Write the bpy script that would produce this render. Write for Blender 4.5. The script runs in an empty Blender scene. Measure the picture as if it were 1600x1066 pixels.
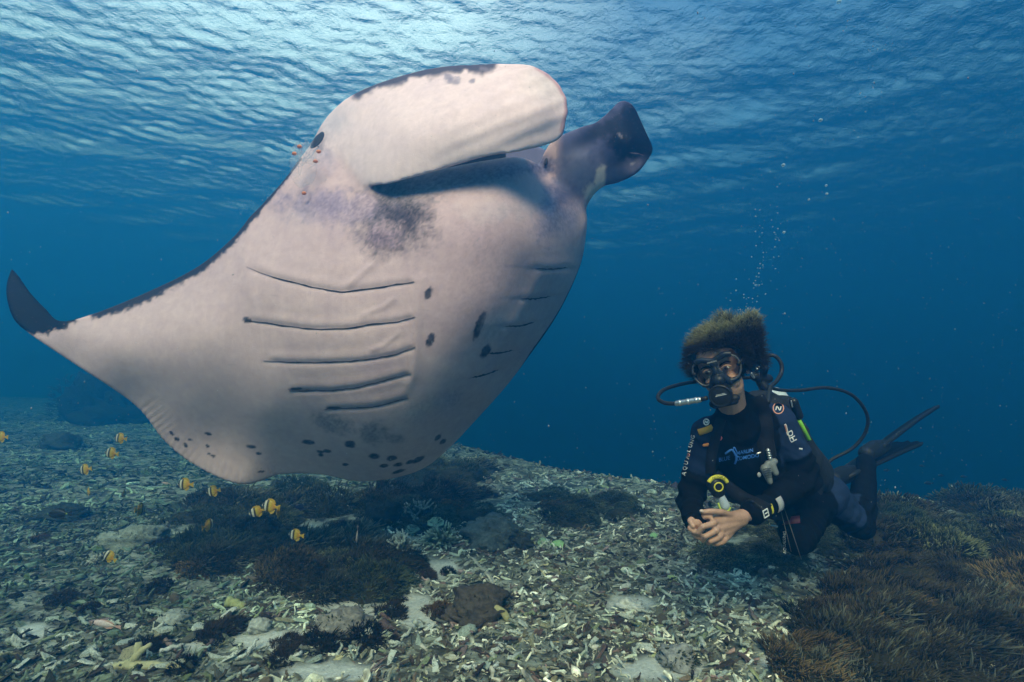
import bpy, bmesh, math, random
import numpy as np
from mathutils import Vector, Matrix, Euler, Quaternion
R = math.radians
random.seed(7); rng = np.random.default_rng(7)
scene = bpy.context.scene
C = scene.collection

# ------------------------------------------------------------------ camera
CAM_H = 1.0; PITCH = R(5.0); F = 800.0          # F: focal length in pixels of a 1600 px wide picture
cam_d = bpy.data.cameras.new('camera'); cam = bpy.data.objects.new('camera', cam_d); C.objects.link(cam)
cam_d.sensor_width = 36.0; cam_d.lens = 36.0*F/1600.0
cam.location = (0, 0, CAM_H); cam.rotation_euler = (R(90)+PITCH, 0, 0)
cam_d.clip_start = 0.05; cam_d.clip_end = 400
scene.camera = cam
# ------------------------------------------------------------------ sky, sun, exposure
SUN_AZ, SUN_EL = R(187), R(42)
w = bpy.data.worlds.new('World'); scene.world = w; w.use_nodes = True
nt = w.node_tree; nt.nodes.clear()
sky = nt.nodes.new('ShaderNodeTexSky'); sky.sky_type = 'NISHITA'; sky.sun_disc = False
sky.sun_elevation = SUN_EL; sky.sun_rotation = SUN_AZ
bg = nt.nodes.new('ShaderNodeBackground'); bg.inputs['Strength'].default_value = 0.09
wo = nt.nodes.new('ShaderNodeOutputWorld')
# added cloud bank brightens the left of the water surface; clear blue on the right
tc = nt.nodes.new('ShaderNodeTexCoord'); sx = nt.nodes.new('ShaderNodeSeparateXYZ'); nz_ = nt.nodes.new('ShaderNodeTexNoise')
nz_.inputs['Scale'].default_value = 2.2; nz_.inputs['Detail'].default_value = 4
ad = nt.nodes.new('ShaderNodeMath'); ad.operation = 'MULTIPLY_ADD'; ad.inputs[1].default_value = -.9
mr = nt.nodes.new('ShaderNodeMapRange'); mr.inputs['From Min'].default_value = .22; mr.inputs['From Max'].default_value = .75
mixs = nt.nodes.new('ShaderNodeMix'); mixs.data_type = 'RGBA'; mixs.inputs[7].default_value = (7.6, 7.4, 8.6, 1)
nt.links.new(tc.outputs['Generated'], nz_.inputs['Vector']); nt.links.new(tc.outputs['Generated'], sx.inputs[0])
nt.links.new(sx.outputs['X'], ad.inputs[0]); nt.links.new(nz_.outputs[0], ad.inputs[2]); nt.links.new(ad.outputs[0], mr.inputs['Value'])
nt.links.new(mr.outputs[0], mixs.inputs[0]); nt.links.new(sky.outputs[0], mixs.inputs[6])
nt.links.new(mixs.outputs[2], bg.inputs[0]); nt.links.new(bg.outputs[0], wo.inputs[0])
sd = bpy.data.lights.new('sun', 'SUN'); sun = bpy.data.objects.new('sun', sd); C.objects.link(sun)
sd.energy = 5.0; sd.angle = R(28.0); sd.color = (1.0, 0.61, 0.46)
tosun = Vector((math.sin(SUN_AZ)*math.cos(SUN_EL), math.cos(SUN_AZ)*math.cos(SUN_EL), math.sin(SUN_EL)))
sun.rotation_euler = tosun.to_track_quat('Z', 'Y').to_euler()
sun.location = tosun*30
vs = scene.view_settings
vs.view_transform = 'Standard'; vs.look = 'None'; vs.gamma = 1.0; vs.use_curve_mapping = False
vs.exposure = 1.75
cy = scene.cycles
cy.use_denoising = True
cy.max_bounces = 8; cy.diffuse_bounces = 2; cy.glossy_bounces = 3; cy.transmission_bounces = 4
cy.volume_bounces = 2; cy.transparent_max_bounces = 16
cy.caustics_reflective = False; cy.caustics_refractive = False
cy.sample_clamp_indirect = 4.0

# ------------------------------------------------------------------ helpers
cp, sp = math.cos(PITCH), math.sin(PITCH)
def P(px, py, d):
    """point seen at a pixel of the 1600x1066 picture, d metres in front of the camera"""
    u = (px-800.0)/F*d; v = (533.0-py)/F*d
    return Vector((u, d*cp - v*sp, CAM_H + d*sp + v*cp))
def Pn(px, py, d):
    px, py, d = np.broadcast_arrays(np.asarray(px, float), np.asarray(py, float), np.asarray(d, float))
    u = (px-800.0)/F*d; v = (533.0-py)/F*d
    return np.stack([u, d*cp - v*sp, CAM_H + d*sp + v*cp], -1)
def pix(co):
    """world points -> picture pixel and depth"""
    co = np.asarray(co, float); z = co[..., 2]-CAM_H
    d = co[..., 1]*cp + z*sp; v = -co[..., 1]*sp + z*cp
    return 800+co[..., 0]/d*F, 533-v/d*F, d
def sstep(a, b, x):
    t = np.clip((np.asarray(x, float)-a)/(b-a), 0, 1); return t*t*(3-2*t)
def _h(i, j, s):
    n = (i.astype(np.int64)*374761393 + j.astype(np.int64)*668265263 + s*2147483647) & 0xffffffff
    n = ((n ^ (n >> 13))*1274126177) & 0xffffffff
    return ((n ^ (n >> 16)) & 0xffff)/65535.0
def vnoise(x, y, s=0):
    x = np.asarray(x, float); y = np.asarray(y, float)
    i = np.floor(x); j = np.floor(y); fx = x-i; fy = y-j
    fx = fx*fx*(3-2*fx); fy = fy*fy*(3-2*fy); i = i.astype(np.int64); j = j.astype(np.int64)
    return (_h(i, j, s)*(1-fx)+_h(i+1, j, s)*fx)*(1-fy)+(_h(i, j+1, s)*(1-fx)+_h(i+1, j+1, s)*fx)*fy
def fbm(x, y, s=0, o=4):
    v = 0; a = .5; tot = 0
    for k in range(o):
        v = v+a*vnoise(np.asarray(x)*2**k+17.3*k, np.asarray(y)*2**k-9.1*k, s+k); tot += a; a *= .5
    return v/tot
def mesh_np(name, verts, faces, smooth=True):
    """faces: int array (n,3) or (n,4), or a list of such arrays"""
    me = bpy.data.meshes.new(name)
    fl = faces if isinstance(faces, list) else [faces]
    verts = np.ascontiguousarray(verts, dtype=np.float32)
    nl = sum(f.size for f in fl); nf = sum(len(f) for f in fl)
    me.vertices.add(len(verts)); me.vertices.foreach_set('co', verts.ravel())
    me.loops.add(nl); me.loops.foreach_set('vertex_index', np.concatenate([f.ravel() for f in fl]).astype(np.int32))
    me.polygons.add(nf)
    tot = np.concatenate([np.full(len(f), f.shape[1]) for f in fl])
    me.polygons.foreach_set('loop_start', (np.cumsum(tot)-tot).astype(np.int32))
    me.update(calc_edges=True); me.validate()
    me.polygons.foreach_set('use_smooth', np.full(len(me.polygons), smooth))
    return me
def setcol(me, name, rgb):
    a = me.color_attributes.new(name, 'FLOAT_COLOR', 'POINT')
    d = np.ones((len(me.vertices), 4), np.float32); d[:, :rgb.shape[1]] = rgb
    a.data.foreach_set('color', d.ravel())
def link(name, me, mat=None, parent=None, **props):
    o = bpy.data.objects.new(name, me); C.objects.link(o)
    if mat is not None and me is not None and len(me.materials) == 0: me.materials.append(mat)
    if parent is not None: o.parent = parent
    for k, v in props.items(): o[k] = v
    return o
def thing(name, label, cat, loc=(0, 0, 0), group=None, rot=None):
    o = bpy.data.objects.new(name, None); C.objects.link(o); o.location = loc
    o.empty_display_size = .1
    o['label'] = label; o['category'] = cat
    if group: o['group'] = group
    if rot: o.rotation_euler = rot
    return o
def at_origin(root, obj):
    """parent obj to root keeping the world placement of its mesh"""
    obj.parent = root; obj.matrix_parent_inverse = Matrix.Translation(-Vector(root.location)); return obj
class NT:
    def __init__(s, name):
        s.m = bpy.data.materials.new(name); s.m.use_nodes = True; s.t = s.m.node_tree; s.t.nodes.clear()
        s.out = s.t.nodes.new('ShaderNodeOutputMaterial')
    def n(s, typ, **kw):
        nd = s.t.nodes.new('ShaderNode'+typ)
        for k, v in kw.items():
            if k.startswith('_'): setattr(nd, k[1:], v)
            else:
                key = k.replace('__', ' ')
                key = int(key[1:]) if key[0] == 'i' and key[1:].isdigit() else key
                s.set(nd, key, v)
        return nd
    def set(s, nd, key, v):
        inp = nd.inputs[key]
        if isinstance(v, bpy.types.NodeSocket): s.t.links.new(v, inp)
        elif isinstance(v, bpy.types.Node): s.t.links.new(v.outputs[0], inp)
        else:
            if isinstance(v, (tuple, list)) and len(v) == 3 and inp.type == 'RGBA': v = (*v, 1)
            inp.default_value = v
    def ramp(s, fac, stops, interp='LINEAR'):
        nd = s.t.nodes.new('ShaderNodeValToRGB'); s.t.links.new(fac if isinstance(fac, bpy.types.NodeSocket) else fac.outputs[0], nd.inputs[0])
        cr = nd.color_ramp; cr.interpolation = interp
        while len(cr.elements) < len(stops): cr.elements.new(.5)
        for e, (p, c) in zip(cr.elements, stops):
            e.position = p; e.color = (*c, 1) if isinstance(c, (tuple, list)) else (c, c, c, 1)
        return nd
    def mixc(s, fac, a, b, mode='MIX'):
        nd = s.t.nodes.new('ShaderNodeMix'); nd.data_type = 'RGBA'; nd.blend_type = mode
        for k, v in ((0, fac), (6, a), (7, b)): s.set(nd, k, v)
        return nd.outputs[2]
    def noise(s, scale, detail=4, rough=.55, vec=None, dist=0):
        nd = s.n('TexNoise', Scale=scale, Detail=detail, Roughness=rough, Distortion=dist)
        if vec is not None: s.set(nd, 'Vector', vec)
        return nd
    def obj(s):
        return s.n('TexCoord').outputs['Object']
    def attr(s, name):
        return s.n('Attribute', _attribute_name=name)
    def bump(s, h, strength=.5, dist=.01, normal=None):
        b = s.n('Bump', Strength=strength, Distance=dist, Height=h)
        if normal is not None: s.set(b, 'Normal', normal)
        return b
    def pbsdf(s, color, rough=.6, spec=.4, normal=None, **kw):
        b = s.n('BsdfPrincipled', Base__Color=color, Roughness=rough)
        s.set(b, 'Specular IOR Level', spec)
        if normal is not None: s.set(b, 'Normal', normal)
        for k, v in kw.items(): s.set(b, k.replace('__', ' '), v)
        s.t.links.new(b.outputs[0], s.out.inputs[0]); return s.m
def simple(name, color, rough=.6, spec=.4, var=.15, scale=30, bump=.15, bdist=.003, **kw):
    t = NT(name); n = t.noise(scale, 5, .6, t.obj())
    c = t.mixc(1.0, color, t.ramp(n, [(.25, 1-var), (.75, 1+var)]).outputs[0], 'MULTIPLY')
    return t.pbsdf(c, rough, spec, t.bump(n.outputs[0], bump, bdist) if bump else None, **kw)
def circ(pts, n):
    """Catmull-Rom through pts (list of tuples), n samples"""
    p = np.array(pts, float); m = len(p)
    pe = np.vstack([2*p[0]-p[1], p, 2*p[-1]-p[-2]])
    d = np.r_[0, np.cumsum(np.linalg.norm(np.diff(p[:, :min(3, p.shape[1])], axis=0), axis=1))]
    q = np.linspace(0, d[-1], n); k = np.clip(np.searchsorted(d, q, 'right')-1, 0, m-2)
    t = ((q-d[k])/np.maximum(d[k+1]-d[k], 1e-9))[:, None]
    a, b, c, e = pe[k], pe[k+1], pe[k+2], pe[k+3]
    return .5*((2*b)+(c-a)*t+(2*a-5*b+4*c-e)*t*t+(3*b-a-3*c+e)*t**3)

# ------------------------------------------------------------------ seabed shape
def drop_line(x):
    return np.interp(x, [-14, -7, -3.5, -1.2, .3, 1.7, 2.8, 4.2, 7, 20], [19, 15, 12, 9.0, 6.6, 4.9, 4.4, 4.2, 4.0, 3.5])
def ground(x, y, fine=True):
    x = np.asarray(x, float); y = np.asarray(y, float)
    z = .035*np.clip(-x-1.5, 0, 30)*sstep(1.5, 7, y) + .16*(fbm(x*.45+3, y*.45+8, 3, 3)-.5)
    z = z + .10*np.exp(-(((x-3.0)/1.5)**2+((y-3.1)/1.1)**2))           # reef hump on the right
    z = z + .10*np.exp(-(((x+.45)/1.1)**2+((y-4.0)/.8)**2))            # hump under the ray
    over = y-drop_line(x)
    z = z - .62*np.clip(over, 0, 16)**1.0*sstep(-.4, 1.6, over)
    if fine: z = z + .05*(fbm(x*3.1, y*3.1, 11, 4)-.5)
    return z
# ------------------------------------------------------------------ water: haze volume and the surface overhead
SURF_Z = 5.4
t = NT('sea_water_volume')
pv = t.n('VolumePrincipled', Density=0.38, Anisotropy=0.6)
pv.inputs['Color'].default_value = (0.006, 0.083, 0.208, 1)
pv.inputs['Absorption Color'].default_value = (0.35, 0.56, 0.57, 1)
t.t.links.new(pv.outputs[0], t.out.inputs['Volume'])
HB = 92.0
bm = bmesh.new(); bmesh.ops.create_cube(bm, size=1)
for v in bm.verts: v.co = (v.co.x*2*HB, v.co.y*2*HB, (SURF_Z+.6) if v.co.z > 0 else -16.0)
me = bpy.data.meshes.new('haze'); bm.to_mesh(me); bm.free()
link('haze', me, t.m, kind='stuff')

def surf_mat():
    t = NT('water_surface'); n2 = t.noise(22.0, 3, .6, t.obj(), .4)
    b2 = t.bump(n2.outputs[0], 1.0, .013)
    fr = t.n('Fresnel', IOR=1.155, Normal=b2.outputs[0])
    tr = t.n('BsdfTransparent', Color=(.97, 1, 1)); gl = t.n('BsdfGlossy', Roughness=.02, Color=(1, 1, 1))
    mx = t.n('MixShader', i0=fr.outputs[0], i1=tr.outputs[0], i2=gl.outputs[0])
    t.t.links.new(mx.outputs[0], t.out.inputs[0]); return t.m
def build_surface():
    """wind ripples as real geometry, finest where they are looked at from below"""
    g = np.random.default_rng(3)
    a = np.unique(np.r_[np.linspace(-56, 56, 960), np.linspace(58, 302, 90)])[:-1]; a = np.radians(a); na = len(a)
    r = np.r_[.2, 1.2, 2.4, np.geomspace(3.6, 30, 420), np.geomspace(31, HB-2, 40)]; nr = len(r)
    A, RR = np.meshgrid(a, r); X = RR*np.sin(A); Y = RR*np.cos(A); Z = np.zeros_like(X); da = np.gradient(a)[None]*RR; cell = np.maximum(da, np.gradient(r)[:, None])
    for k in range(84):
        lam = .05*(9.0)**g.random() if k < 72 else .6+1.4*g.random(); th = R(-62)+g.normal(0, .75); ph = g.random()*6.28; st = SLOPE*(1.15 if lam > .5 else .95); kx = 2*math.pi/lam
        Z += st/kx*np.sin(kx*(X*math.cos(th)+Y*math.sin(th))+ph+.8*np.sin(X*.7+k)+.8*np.sin(Y*.6+2*k))*sstep(.55, .22, cell/lam)
    I = np.arange(na*nr).reshape(nr, na); Jx = np.roll(I, -1, 1); q = np.stack([I[:-1], Jx[:-1], Jx[1:], I[1:]], -1).reshape(-1, 4)[:, ::-1]
    V_ = np.vstack([np.stack([X, Y, Z+SURF_Z], -1).reshape(-1, 3), [[0, 0, SURF_Z]]]); cap = np.stack([Jx[0], I[0], np.full(na, na*nr)], -1)[:, ::-1]
    me = mesh_np('water_surface', V_, [q.copy(), cap.copy()])
    if me.polygons[5].normal.z < 0: me.flip_normals()
    link('water_surface', me, surf_mat(), kind='structure')
SLOPE = .0235
build_surface()

# ------------------------------------------------------------------ seabed sheet
def seabed_mat():
    t = NT('coral_sand'); v = t.obj()
    big = t.noise(1.3, 5, .62, v, .3); mid = t.noise(9, 6, .65, v, .6); fine = t.noise(70, 4, .6, v)
    base = t.ramp(mid, [(.30, (.03, .028, .022)), (.45, (.085, .08, .065)), (.56, (.25, .26, .22)), (.72, (.46, .47, .43))])
    sand = t.ramp(fine, [(.3, (.42, .42, .39)), (.7, (.60, .60, .57))])
    at = t.attr('sand')
    c = t.mixc(at.outputs['Fac'], base.outputs[0], sand.outputs[0])
    b = t.bump(mid.outputs[0], .6, .05); b2 = t.bump(fine.outputs[0], .4, .008, b.outputs[0])
    return t.pbsdf(c, .9, .1, b2)
na, nr = 520, 300
ang = np.linspace(0, 2*math.pi, na, endpoint=False); rr = .25*np.exp(np.linspace(0, math.log(360), nr))
A, RR = np.meshgrid(ang, rr); X = RR*np.sin(A); Y = RR*np.cos(A); Z = ground(X, Y)
SAND = [(625, 893, 70, 18), (580, 945, 90, 20), (450, 1000, 70, 16), (660, 965, 40, 14), (985, 945, 34, 12), (1030, 1045, 70, 16), (1230, 1030, 40, 18), (520, 1050, 70, 12), (55, 985, 26, 10), (690, 885, 30, 12), (770, 855, 20, 8), (310, 1005, 30, 10)]
def sand_at(x, y, z):
    px, py, d = pix(np.stack([x, y, z], -1)); m = np.zeros_like(px)
    for (a, b, ra, rb) in SAND:
        m = np.maximum(m, np.exp(-(((px-a)/ra)**2+((py-b)/rb)**2)*.9))
    m = sstep(.2, .5, m*(.55+.9*fbm(x*7, y*7, 21, 4)))
    return np.where(d > .2, m, 0)
I = np.arange(na*nr).reshape(nr, na); J = np.roll(I, -1, 1)
q = np.stack([I[:-1], J[:-1], J[1:], I[1:]], -1).reshape(-1, 4)[:, ::-1]
V = np.stack([X, Y, Z], -1).reshape(-1, 3)
V = np.vstack([V, [[0, 0, float(ground(0, 0))]]]); cap = np.stack([I[0], J[0], np.full(na, na*nr)], -1)
me = mesh_np('seabed', V, [q, cap[:, ::-1].copy()[:, ::-1]])
me.flip_normals() if me.polygons[0].normal.z < 0 else None
setcol(me, 'sand', np.repeat(sand_at(V[:, 0], V[:, 1], V[:, 2])[:, None], 3, 1))
seabed = link('seabed', me, seabed_mat(), kind='structure')
# ------------------------------------------------------------------ sculpting helpers
def remesh(parts, voxel, iters=6, factor=.5, extra=None):
    """parts: list of (verts, faces); union of closed shells -> one continuous smooth mesh"""
    V = []; Fs = []; o = 0
    for v, f in parts:
        v = np.asarray(v, float); V.append(v)
        for ff in (f if isinstance(f, list) else [f]): Fs.append(np.asarray(ff)+o)
        o += len(v)
    me = mesh_np('raw', np.vstack(V), Fs)
    ob = bpy.data.objects.new('raw', me); C.objects.link(ob)
    m = ob.modifiers.new('r', 'REMESH'); m.mode = 'VOXEL'; m.voxel_size = voxel; m.use_smooth_shade = True
    if iters:
        s = ob.modifiers.new('s', 'SMOOTH'); s.factor = factor; s.iterations = iters
    dg = bpy.context.evaluated_depsgraph_get(); dg.update()
    out = bpy.data.meshes.new_from_object(ob.evaluated_get(dg))
    bpy.data.objects.remove(ob); bpy.data.meshes.remove(me)
    return out
def mco(me):
    a = np.empty(len(me.vertices)*3, np.float32); me.vertices.foreach_get('co', a); return a.reshape(-1, 3).astype(float)
def mno(me):
    a = np.empty(len(me.vertices)*3, np.float32); me.vertex_normals.foreach_get('vector', a); return a.reshape(-1, 3).astype(float)
def setco(me, co):
    me.vertices.foreach_set('co', np.ascontiguousarray(co, np.float32).ravel()); me.update()
def rebase(me, loc):
    setco(me, mco(me)-np.array(loc)); return me
def tps(samples):
    s = np.array(samples, float); p = s[:, :2]/400; z = s[:, 2]; n = len(s)
    def U(r2): return np.where(r2 > 1e-12, r2*np.log(np.maximum(r2, 1e-12)), 0)
    K = U(((p[:, None]-p[None])**2).sum(-1))+np.eye(n)*.004
    Q = np.c_[np.ones(n), p]; A = np.block([[K, Q], [Q.T, np.zeros((3, 3))]])
    c = np.linalg.solve(A, np.r_[z, 0, 0, 0])
    def f(x, y):
        sh = np.shape(x); q = np.c_[np.ravel(x), np.ravel(y)]/400
        return (U(((q[:, None]-p[None])**2).sum(-1))@c[:n]+np.c_[np.ones(len(q)), q]@c[n:]).reshape(sh)
    return f
def shell(Upts, Wpts, depth, thick, ns=220, nt_=70, prof=.5, tmin=.018, roll=None):
    """closed shell between an upper and a lower outline (pixels); front depth from a field, back = front + thickness"""
    U_ = circ(np.c_[Upts, np.arange(len(Upts))*30.0], ns)[:, :2]; W_ = circ(np.c_[Wpts, np.arange(len(Wpts))*30.0], ns)[:, :2]
    t = .5-.5*np.cos(np.linspace(0, math.pi, nt_)); T = t[None, :]; S = np.linspace(0, 1, ns)[:, None]
    X = U_[:, :1]*(1-T)+W_[:, :1]*T; Y = U_[:, 1:]*(1-T)+W_[:, 1:]*T
    D = depth(X, Y)
    if roll is not None: D = D+roll(S, T)
    th = tmin+np.broadcast_to(thick(S, T), D.shape)*np.clip(4*T*(1-T), 0, 1)**prof
    A = Pn(X, Y, D).reshape(-1, 3); B = Pn(X, Y, D+th).reshape(-1, 3)
    I = np.arange(ns*nt_).reshape(ns, nt_); N = ns*nt_
    f = np.stack([I[:-1, :-1], I[1:, :-1], I[1:, 1:], I[:-1, 1:]], -1).reshape(-1, 4)
    rim = np.r_[I[:-1, 0], I[-1, :-1], I[:0:-1, -1], I[0, :0:-1]]; r2 = np.roll(rim, -1)
    side = np.stack([rim, rim+N, r2+N, r2], -1)
    return np.vstack([A, B]), [f[:, ::-1].copy(), (f+N), side[:, ::-1].copy()]
def tube_vf(pts, rad, sides=10, cap=True):
    """tube along pts (n,3) with radii; closed; rounded by the given radii"""
    p = np.asarray(pts, float); r = np.broadcast_to(np.asarray(rad, float), (len(p),))
    tg = np.gradient(p, axis=0); tg /= np.maximum(np.linalg.norm(tg, axis=1, keepdims=True), 1e-9)
    up = np.array([0, 0, 1.]) if abs(tg[0][2]) < .9 else np.array([1., 0, 0])
    n = np.cross(tg[0], up); n /= np.linalg.norm(n); Nn = []
    for k in range(len(p)):
        n = n-tg[k]*n.dot(tg[k]); n /= np.linalg.norm(n); Nn.append(n.copy())
    Nn = np.array(Nn); B = np.cross(tg, Nn)
    a = np.linspace(0, 2*math.pi, sides, endpoint=False)
    ring = p[:, None]+r[:, None, None]*(np.cos(a)[None, :, None]*Nn[:, None]+np.sin(a)[None, :, None]*B[:, None])
    V = np.vstack([ring.reshape(-1, 3), p[:1], p[-1:]]); m = len(p)
    I = np.arange(m*sides).reshape(m, sides); J = np.roll(I, -1, 1)
    f = [np.stack([I[:-1], J[:-1], J[1:], I[1:]], -1).reshape(-1, 4)]
    if cap:
        f.append(np.r_[np.stack([J[0], I[0], np.full(sides, m*sides)], -1), np.stack([I[-1], J[-1], np.full(sides, m*sides+1)], -1)])
    return V, f
def bone(a, b, ra, rb, n=8, sides=14):
    """round-ended tapered capsule"""
    a = np.array(a, float); b = np.array(b, float); L = np.linalg.norm(b-a); u = (b-a)/max(L, 1e-9)
    ts = []; rs = []
    for k in range(5):
        an = k/5*math.pi/2; ts.append(-ra*math.cos(an)); rs.append(max(ra*math.sin(an), 1e-4))
    for k in range(n+1): ts.append(L*k/n); rs.append(ra+(rb-ra)*k/n)
    for k in range(1, 6):
        an = k/5*math.pi/2; ts.append(L+rb*math.sin(an)); rs.append(max(rb*math.cos(an), 1e-4))
    return tube_vf(a[None]+np.array(ts)[:, None]*u[None], rs, sides)
def chain(pts, rads, sides=14, n=6):
    return [bone(pts[k], pts[k+1], rads[k], rads[k+1], n, sides) for k in range(len(pts)-1)]
def ell(c, rx, ry, rz, M=None, seg=20):
    th = np.linspace(0, math.pi, seg//2+1)[1:-1]; ph = np.linspace(0, 2*math.pi, seg, endpoint=False)
    v = [(0, 0, 1)]+[(math.sin(a)*math.cos(b), math.sin(a)*math.sin(b), math.cos(a)) for a in th for b in ph]+[(0, 0, -1)]
    v = np.array(v)*[rx, ry, rz]; k = len(th)
    if M is not None: v = v@np.array(M).T
    v = v+np.array(c); I = 1+np.arange(k*seg).reshape(k, seg); J = np.roll(I, -1, 1)
    f = [np.stack([I[:-1], I[1:], J[1:], J[:-1]], -1).reshape(-1, 4),
         np.r_[np.stack([np.zeros(seg, int), I[0], J[0]], -1), np.stack([np.full(seg, 1+k*seg), J[-1], I[-1]], -1)]]
    return v, f
def poly_dist(px, py, pts):
    """distance to a polyline in pixels, and the signed side (>0 below/right of it)"""
    p = np.array(pts, float); best = np.full(np.shape(px), 1e9); sg = np.zeros(np.shape(px)); al = np.zeros(np.shape(px))
    for k in range(len(p)-1):
        a, b = p[k], p[k+1]; ab = b-a; L2 = (ab**2).sum()
        t = np.clip(((px-a[0])*ab[0]+(py-a[1])*ab[1])/L2, 0, 1)
        dx = px-a[0]-t*ab[0]; dy = py-a[1]-t*ab[1]; d = np.hypot(dx, dy); m = d < best
        best = np.where(m, d, best); sg = np.where(m, np.sign(ab[0]*dy-ab[1]*dx), sg); al = np.where(m, (k+t)/(len(p)-1), al)
    return best, sg, al
def raydown(me_bvh, px, py, d0=.3):
    o = cam.location; di = (P(px, py, 1.0)-o).normalized(); h = me_bvh.ray_cast(o+di*d0, di); return h[0], h[1]
from mathutils.bvhtree import BVHTree
def bvh_of(me):
    return BVHTree.FromPolygons([tuple(v.co) for v in me.vertices], [tuple(p.vertices) for p in me.polygons])

# ------------------------------------------------------------------ manta ray
def build_manta():
    U_ = [(18,419),(30,432),(48,458),(72,483),(96,502),(150,489),(240,452),(310,416),(360,375),(400,330),(440,285),(475,238),(510,202),(560,215),(592,272),(640,274),(700,262),(760,251),(812,246),(850,262),(880,284),(900,300),(913,320),(918,340)]
    W_ = [(18,419),(10,445),(11,470),(22,500),(48,523),(112,566),(210,632),(258,690),(310,730),(378,757),(440,741),(500,741),(560,752),(620,746),(665,730),(702,700),(742,658),(792,602),(835,545),(866,500),(890,455),(908,410),(915,372),(918,340)]
    dep = tps([(18,420,2.42),(12,460,2.34),(48,520,2.26),(96,503,2.30),(60,480,2.34),(150,490,2.36),(112,560,2.30),(180,540,2.27),(240,455,2.38),(210,630,2.40),(250,560,2.26),
        (310,420,2.36),(320,520,2.20),(300,630,2.33),(330,690,2.44),(262,690,2.46),(310,728,2.47),(378,755,2.47),(370,715,2.45),(440,690,2.42),(440,740,2.56),(420,640,2.27),
        (400,335,2.34),(440,290,2.34),(480,240,2.36),(510,205,2.42),(460,340,2.22),(400,430,2.18),(400,520,2.17),(520,330,2.16),(520,430,2.06),(520,530,2.05),(540,620,2.13),(560,690,2.31),(560,750,2.62),(500,742,2.60),
        (590,270,2.20),(600,320,2.12),(650,275,2.17),(650,310,2.07),(660,420,2.00),(660,520,2.01),(640,620,2.11),(640,690,2.30),(620,745,2.60),(665,730,2.60),
        (700,262,2.17),(760,252,2.18),(740,320,2.05),(750,420,2.02),(740,500,2.05),(710,580,2.13),(690,650,2.28),(702,700,2.60),(815,248,2.27),(810,320,2.13),(820,420,2.17),(790,520,2.22),(750,600,2.32),(745,655,2.64),
        (850,262,2.50),(880,285,2.55),(870,340,2.34),(870,420,2.38),(835,500,2.40),(790,600,2.66),(866,500,2.66),(908,410,2.70),(915,330,2.64)])
    def thick(S, T):
        s = S*23
        b = np.interp(s, [0, 3, 5, 7, 10, 12, 15, 18, 21, 23], [.004, .02, .05, .09, .22, .34, .46, .40, .26, .12])
        return b
    roll = lambda S, T: .16*sstep(15/23, 19/23, S)*(1-np.sqrt(1-np.clip((T-.5)/.5, 0, 1)**2*.98))+.05*sstep(13/23, 15/23, S)*(1-np.sqrt(1-np.clip((.16-T)/.16, 0, 1)**2*.98))*sstep(.97, .9, S)
    parts = [shell(U_, W_, dep, thick, 300, 90, .55, .018, roll)]
    # left head fin: the broad unrolled flap
    fu = [(470,262),(485,225),(505,188),(545,152),(600,127),(680,106),(770,100),(830,103),(866,124),(884,152),(887,176)]
    fw = [(480,300),(530,300),(570,294),(610,287),(650,276),(700,262),(760,245),(815,236),(854,227),(877,214),(887,176)]
    fd = tps([(470,262,2.46),(480,300,2.44),(500,240,2.40),(505,190,2.44),(530,300,2.31),(530,230,2.30),(545,155,2.37),(570,294,2.16),(570,230,2.18),(600,127,2.30),(610,285,2.07),(640,200,2.05),(680,107,2.23),(700,262,2.02),(720,190,1.99),(770,101,2.16),
        (760,245,2.00),(800,170,1.99),(830,104,2.12),(815,234,2.02),(852,225,2.04),(872,212,2.07),(884,152,2.10),(866,124,2.12),(850,170,2.00)])
    parts.append(shell(fu, fw, fd, lambda S, T: np.interp(S, [0, .15, .4, 1], [.08, .07, .04, .022]), 160, 50, .9, .02))
    # right head fin, curled and dark
    gu = [(838,266),(862,222),(905,200),(930,192),(950,176),(966,160),(978,158),(990,166),(1000,186),(1010,208)]
    gw = [(890,318),(915,324),(930,304),(945,291),(962,287),(985,277),(1000,266),(1012,250),(1020,233),(1010,208)]
    gd = tps([(838,266,2.50),(862,222,2.46),(890,318,2.56),(873,220,2.44),(915,322,2.62),(905,250,2.47),(930,300,2.58),(930,194,2.50),(945,245,2.50),(962,285,2.56),(950,178,2.50),(978,160,2.52),(985,215,2.42),(985,275,2.48),(1018,232,2.52),(1000,186,2.54),(965,215,2.45)])
    parts.append(shell(gu, gw, gd, lambda S, T: np.interp(S, [0, .3, 1], [.12, .08, .03]), 110, 40, .5, .02))
    # upper jaw behind the mouth, between the two head fins
    ju = [(500,215),(560,200),(640,196),(720,200),(800,214),(860,240),(905,285)]
    jw = [(500,240),(560,290),(640,300),(720,292),(800,280),(860,300),(905,310)]
    parts.append(shell(ju, jw, tps([(500,220,2.5),(640,200,2.62),(640,290,2.6),(800,220,2.68),(800,280,2.66),(900,290,2.7),(720,245,2.6)]), lambda S, T: .16+0*T, 80, 20, .5, .03))
    # far wing, folded away behind the body, then tail and the small back fin
    root_a = np.array(P(896, 345, 2.78)); tip = np.array(P(800, 395, 4.35)); root_b = np.array(P(690, 665, 2.74))
    a = np.linspace(0, 1, 60)[:, None]; L = root_a*(1-a)+tip*a+np.array(P(905, 340, 3.5)-(P(896, 345, 2.78)+P(800, 395, 4.35))/2)*(4*a*(1-a))*.75
    Tt = root_b*(1-a)+tip*a-np.array([0, .25, -.1])*(4*a*(1-a))
    b = np.linspace(0, 1, 24)[None, :, None]; G = L[:, None]*(1-b)+Tt[:, None]*b
    nrm = np.cross(tip-root_a, root_b-root_a); nrm /= np.linalg.norm(nrm)
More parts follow.
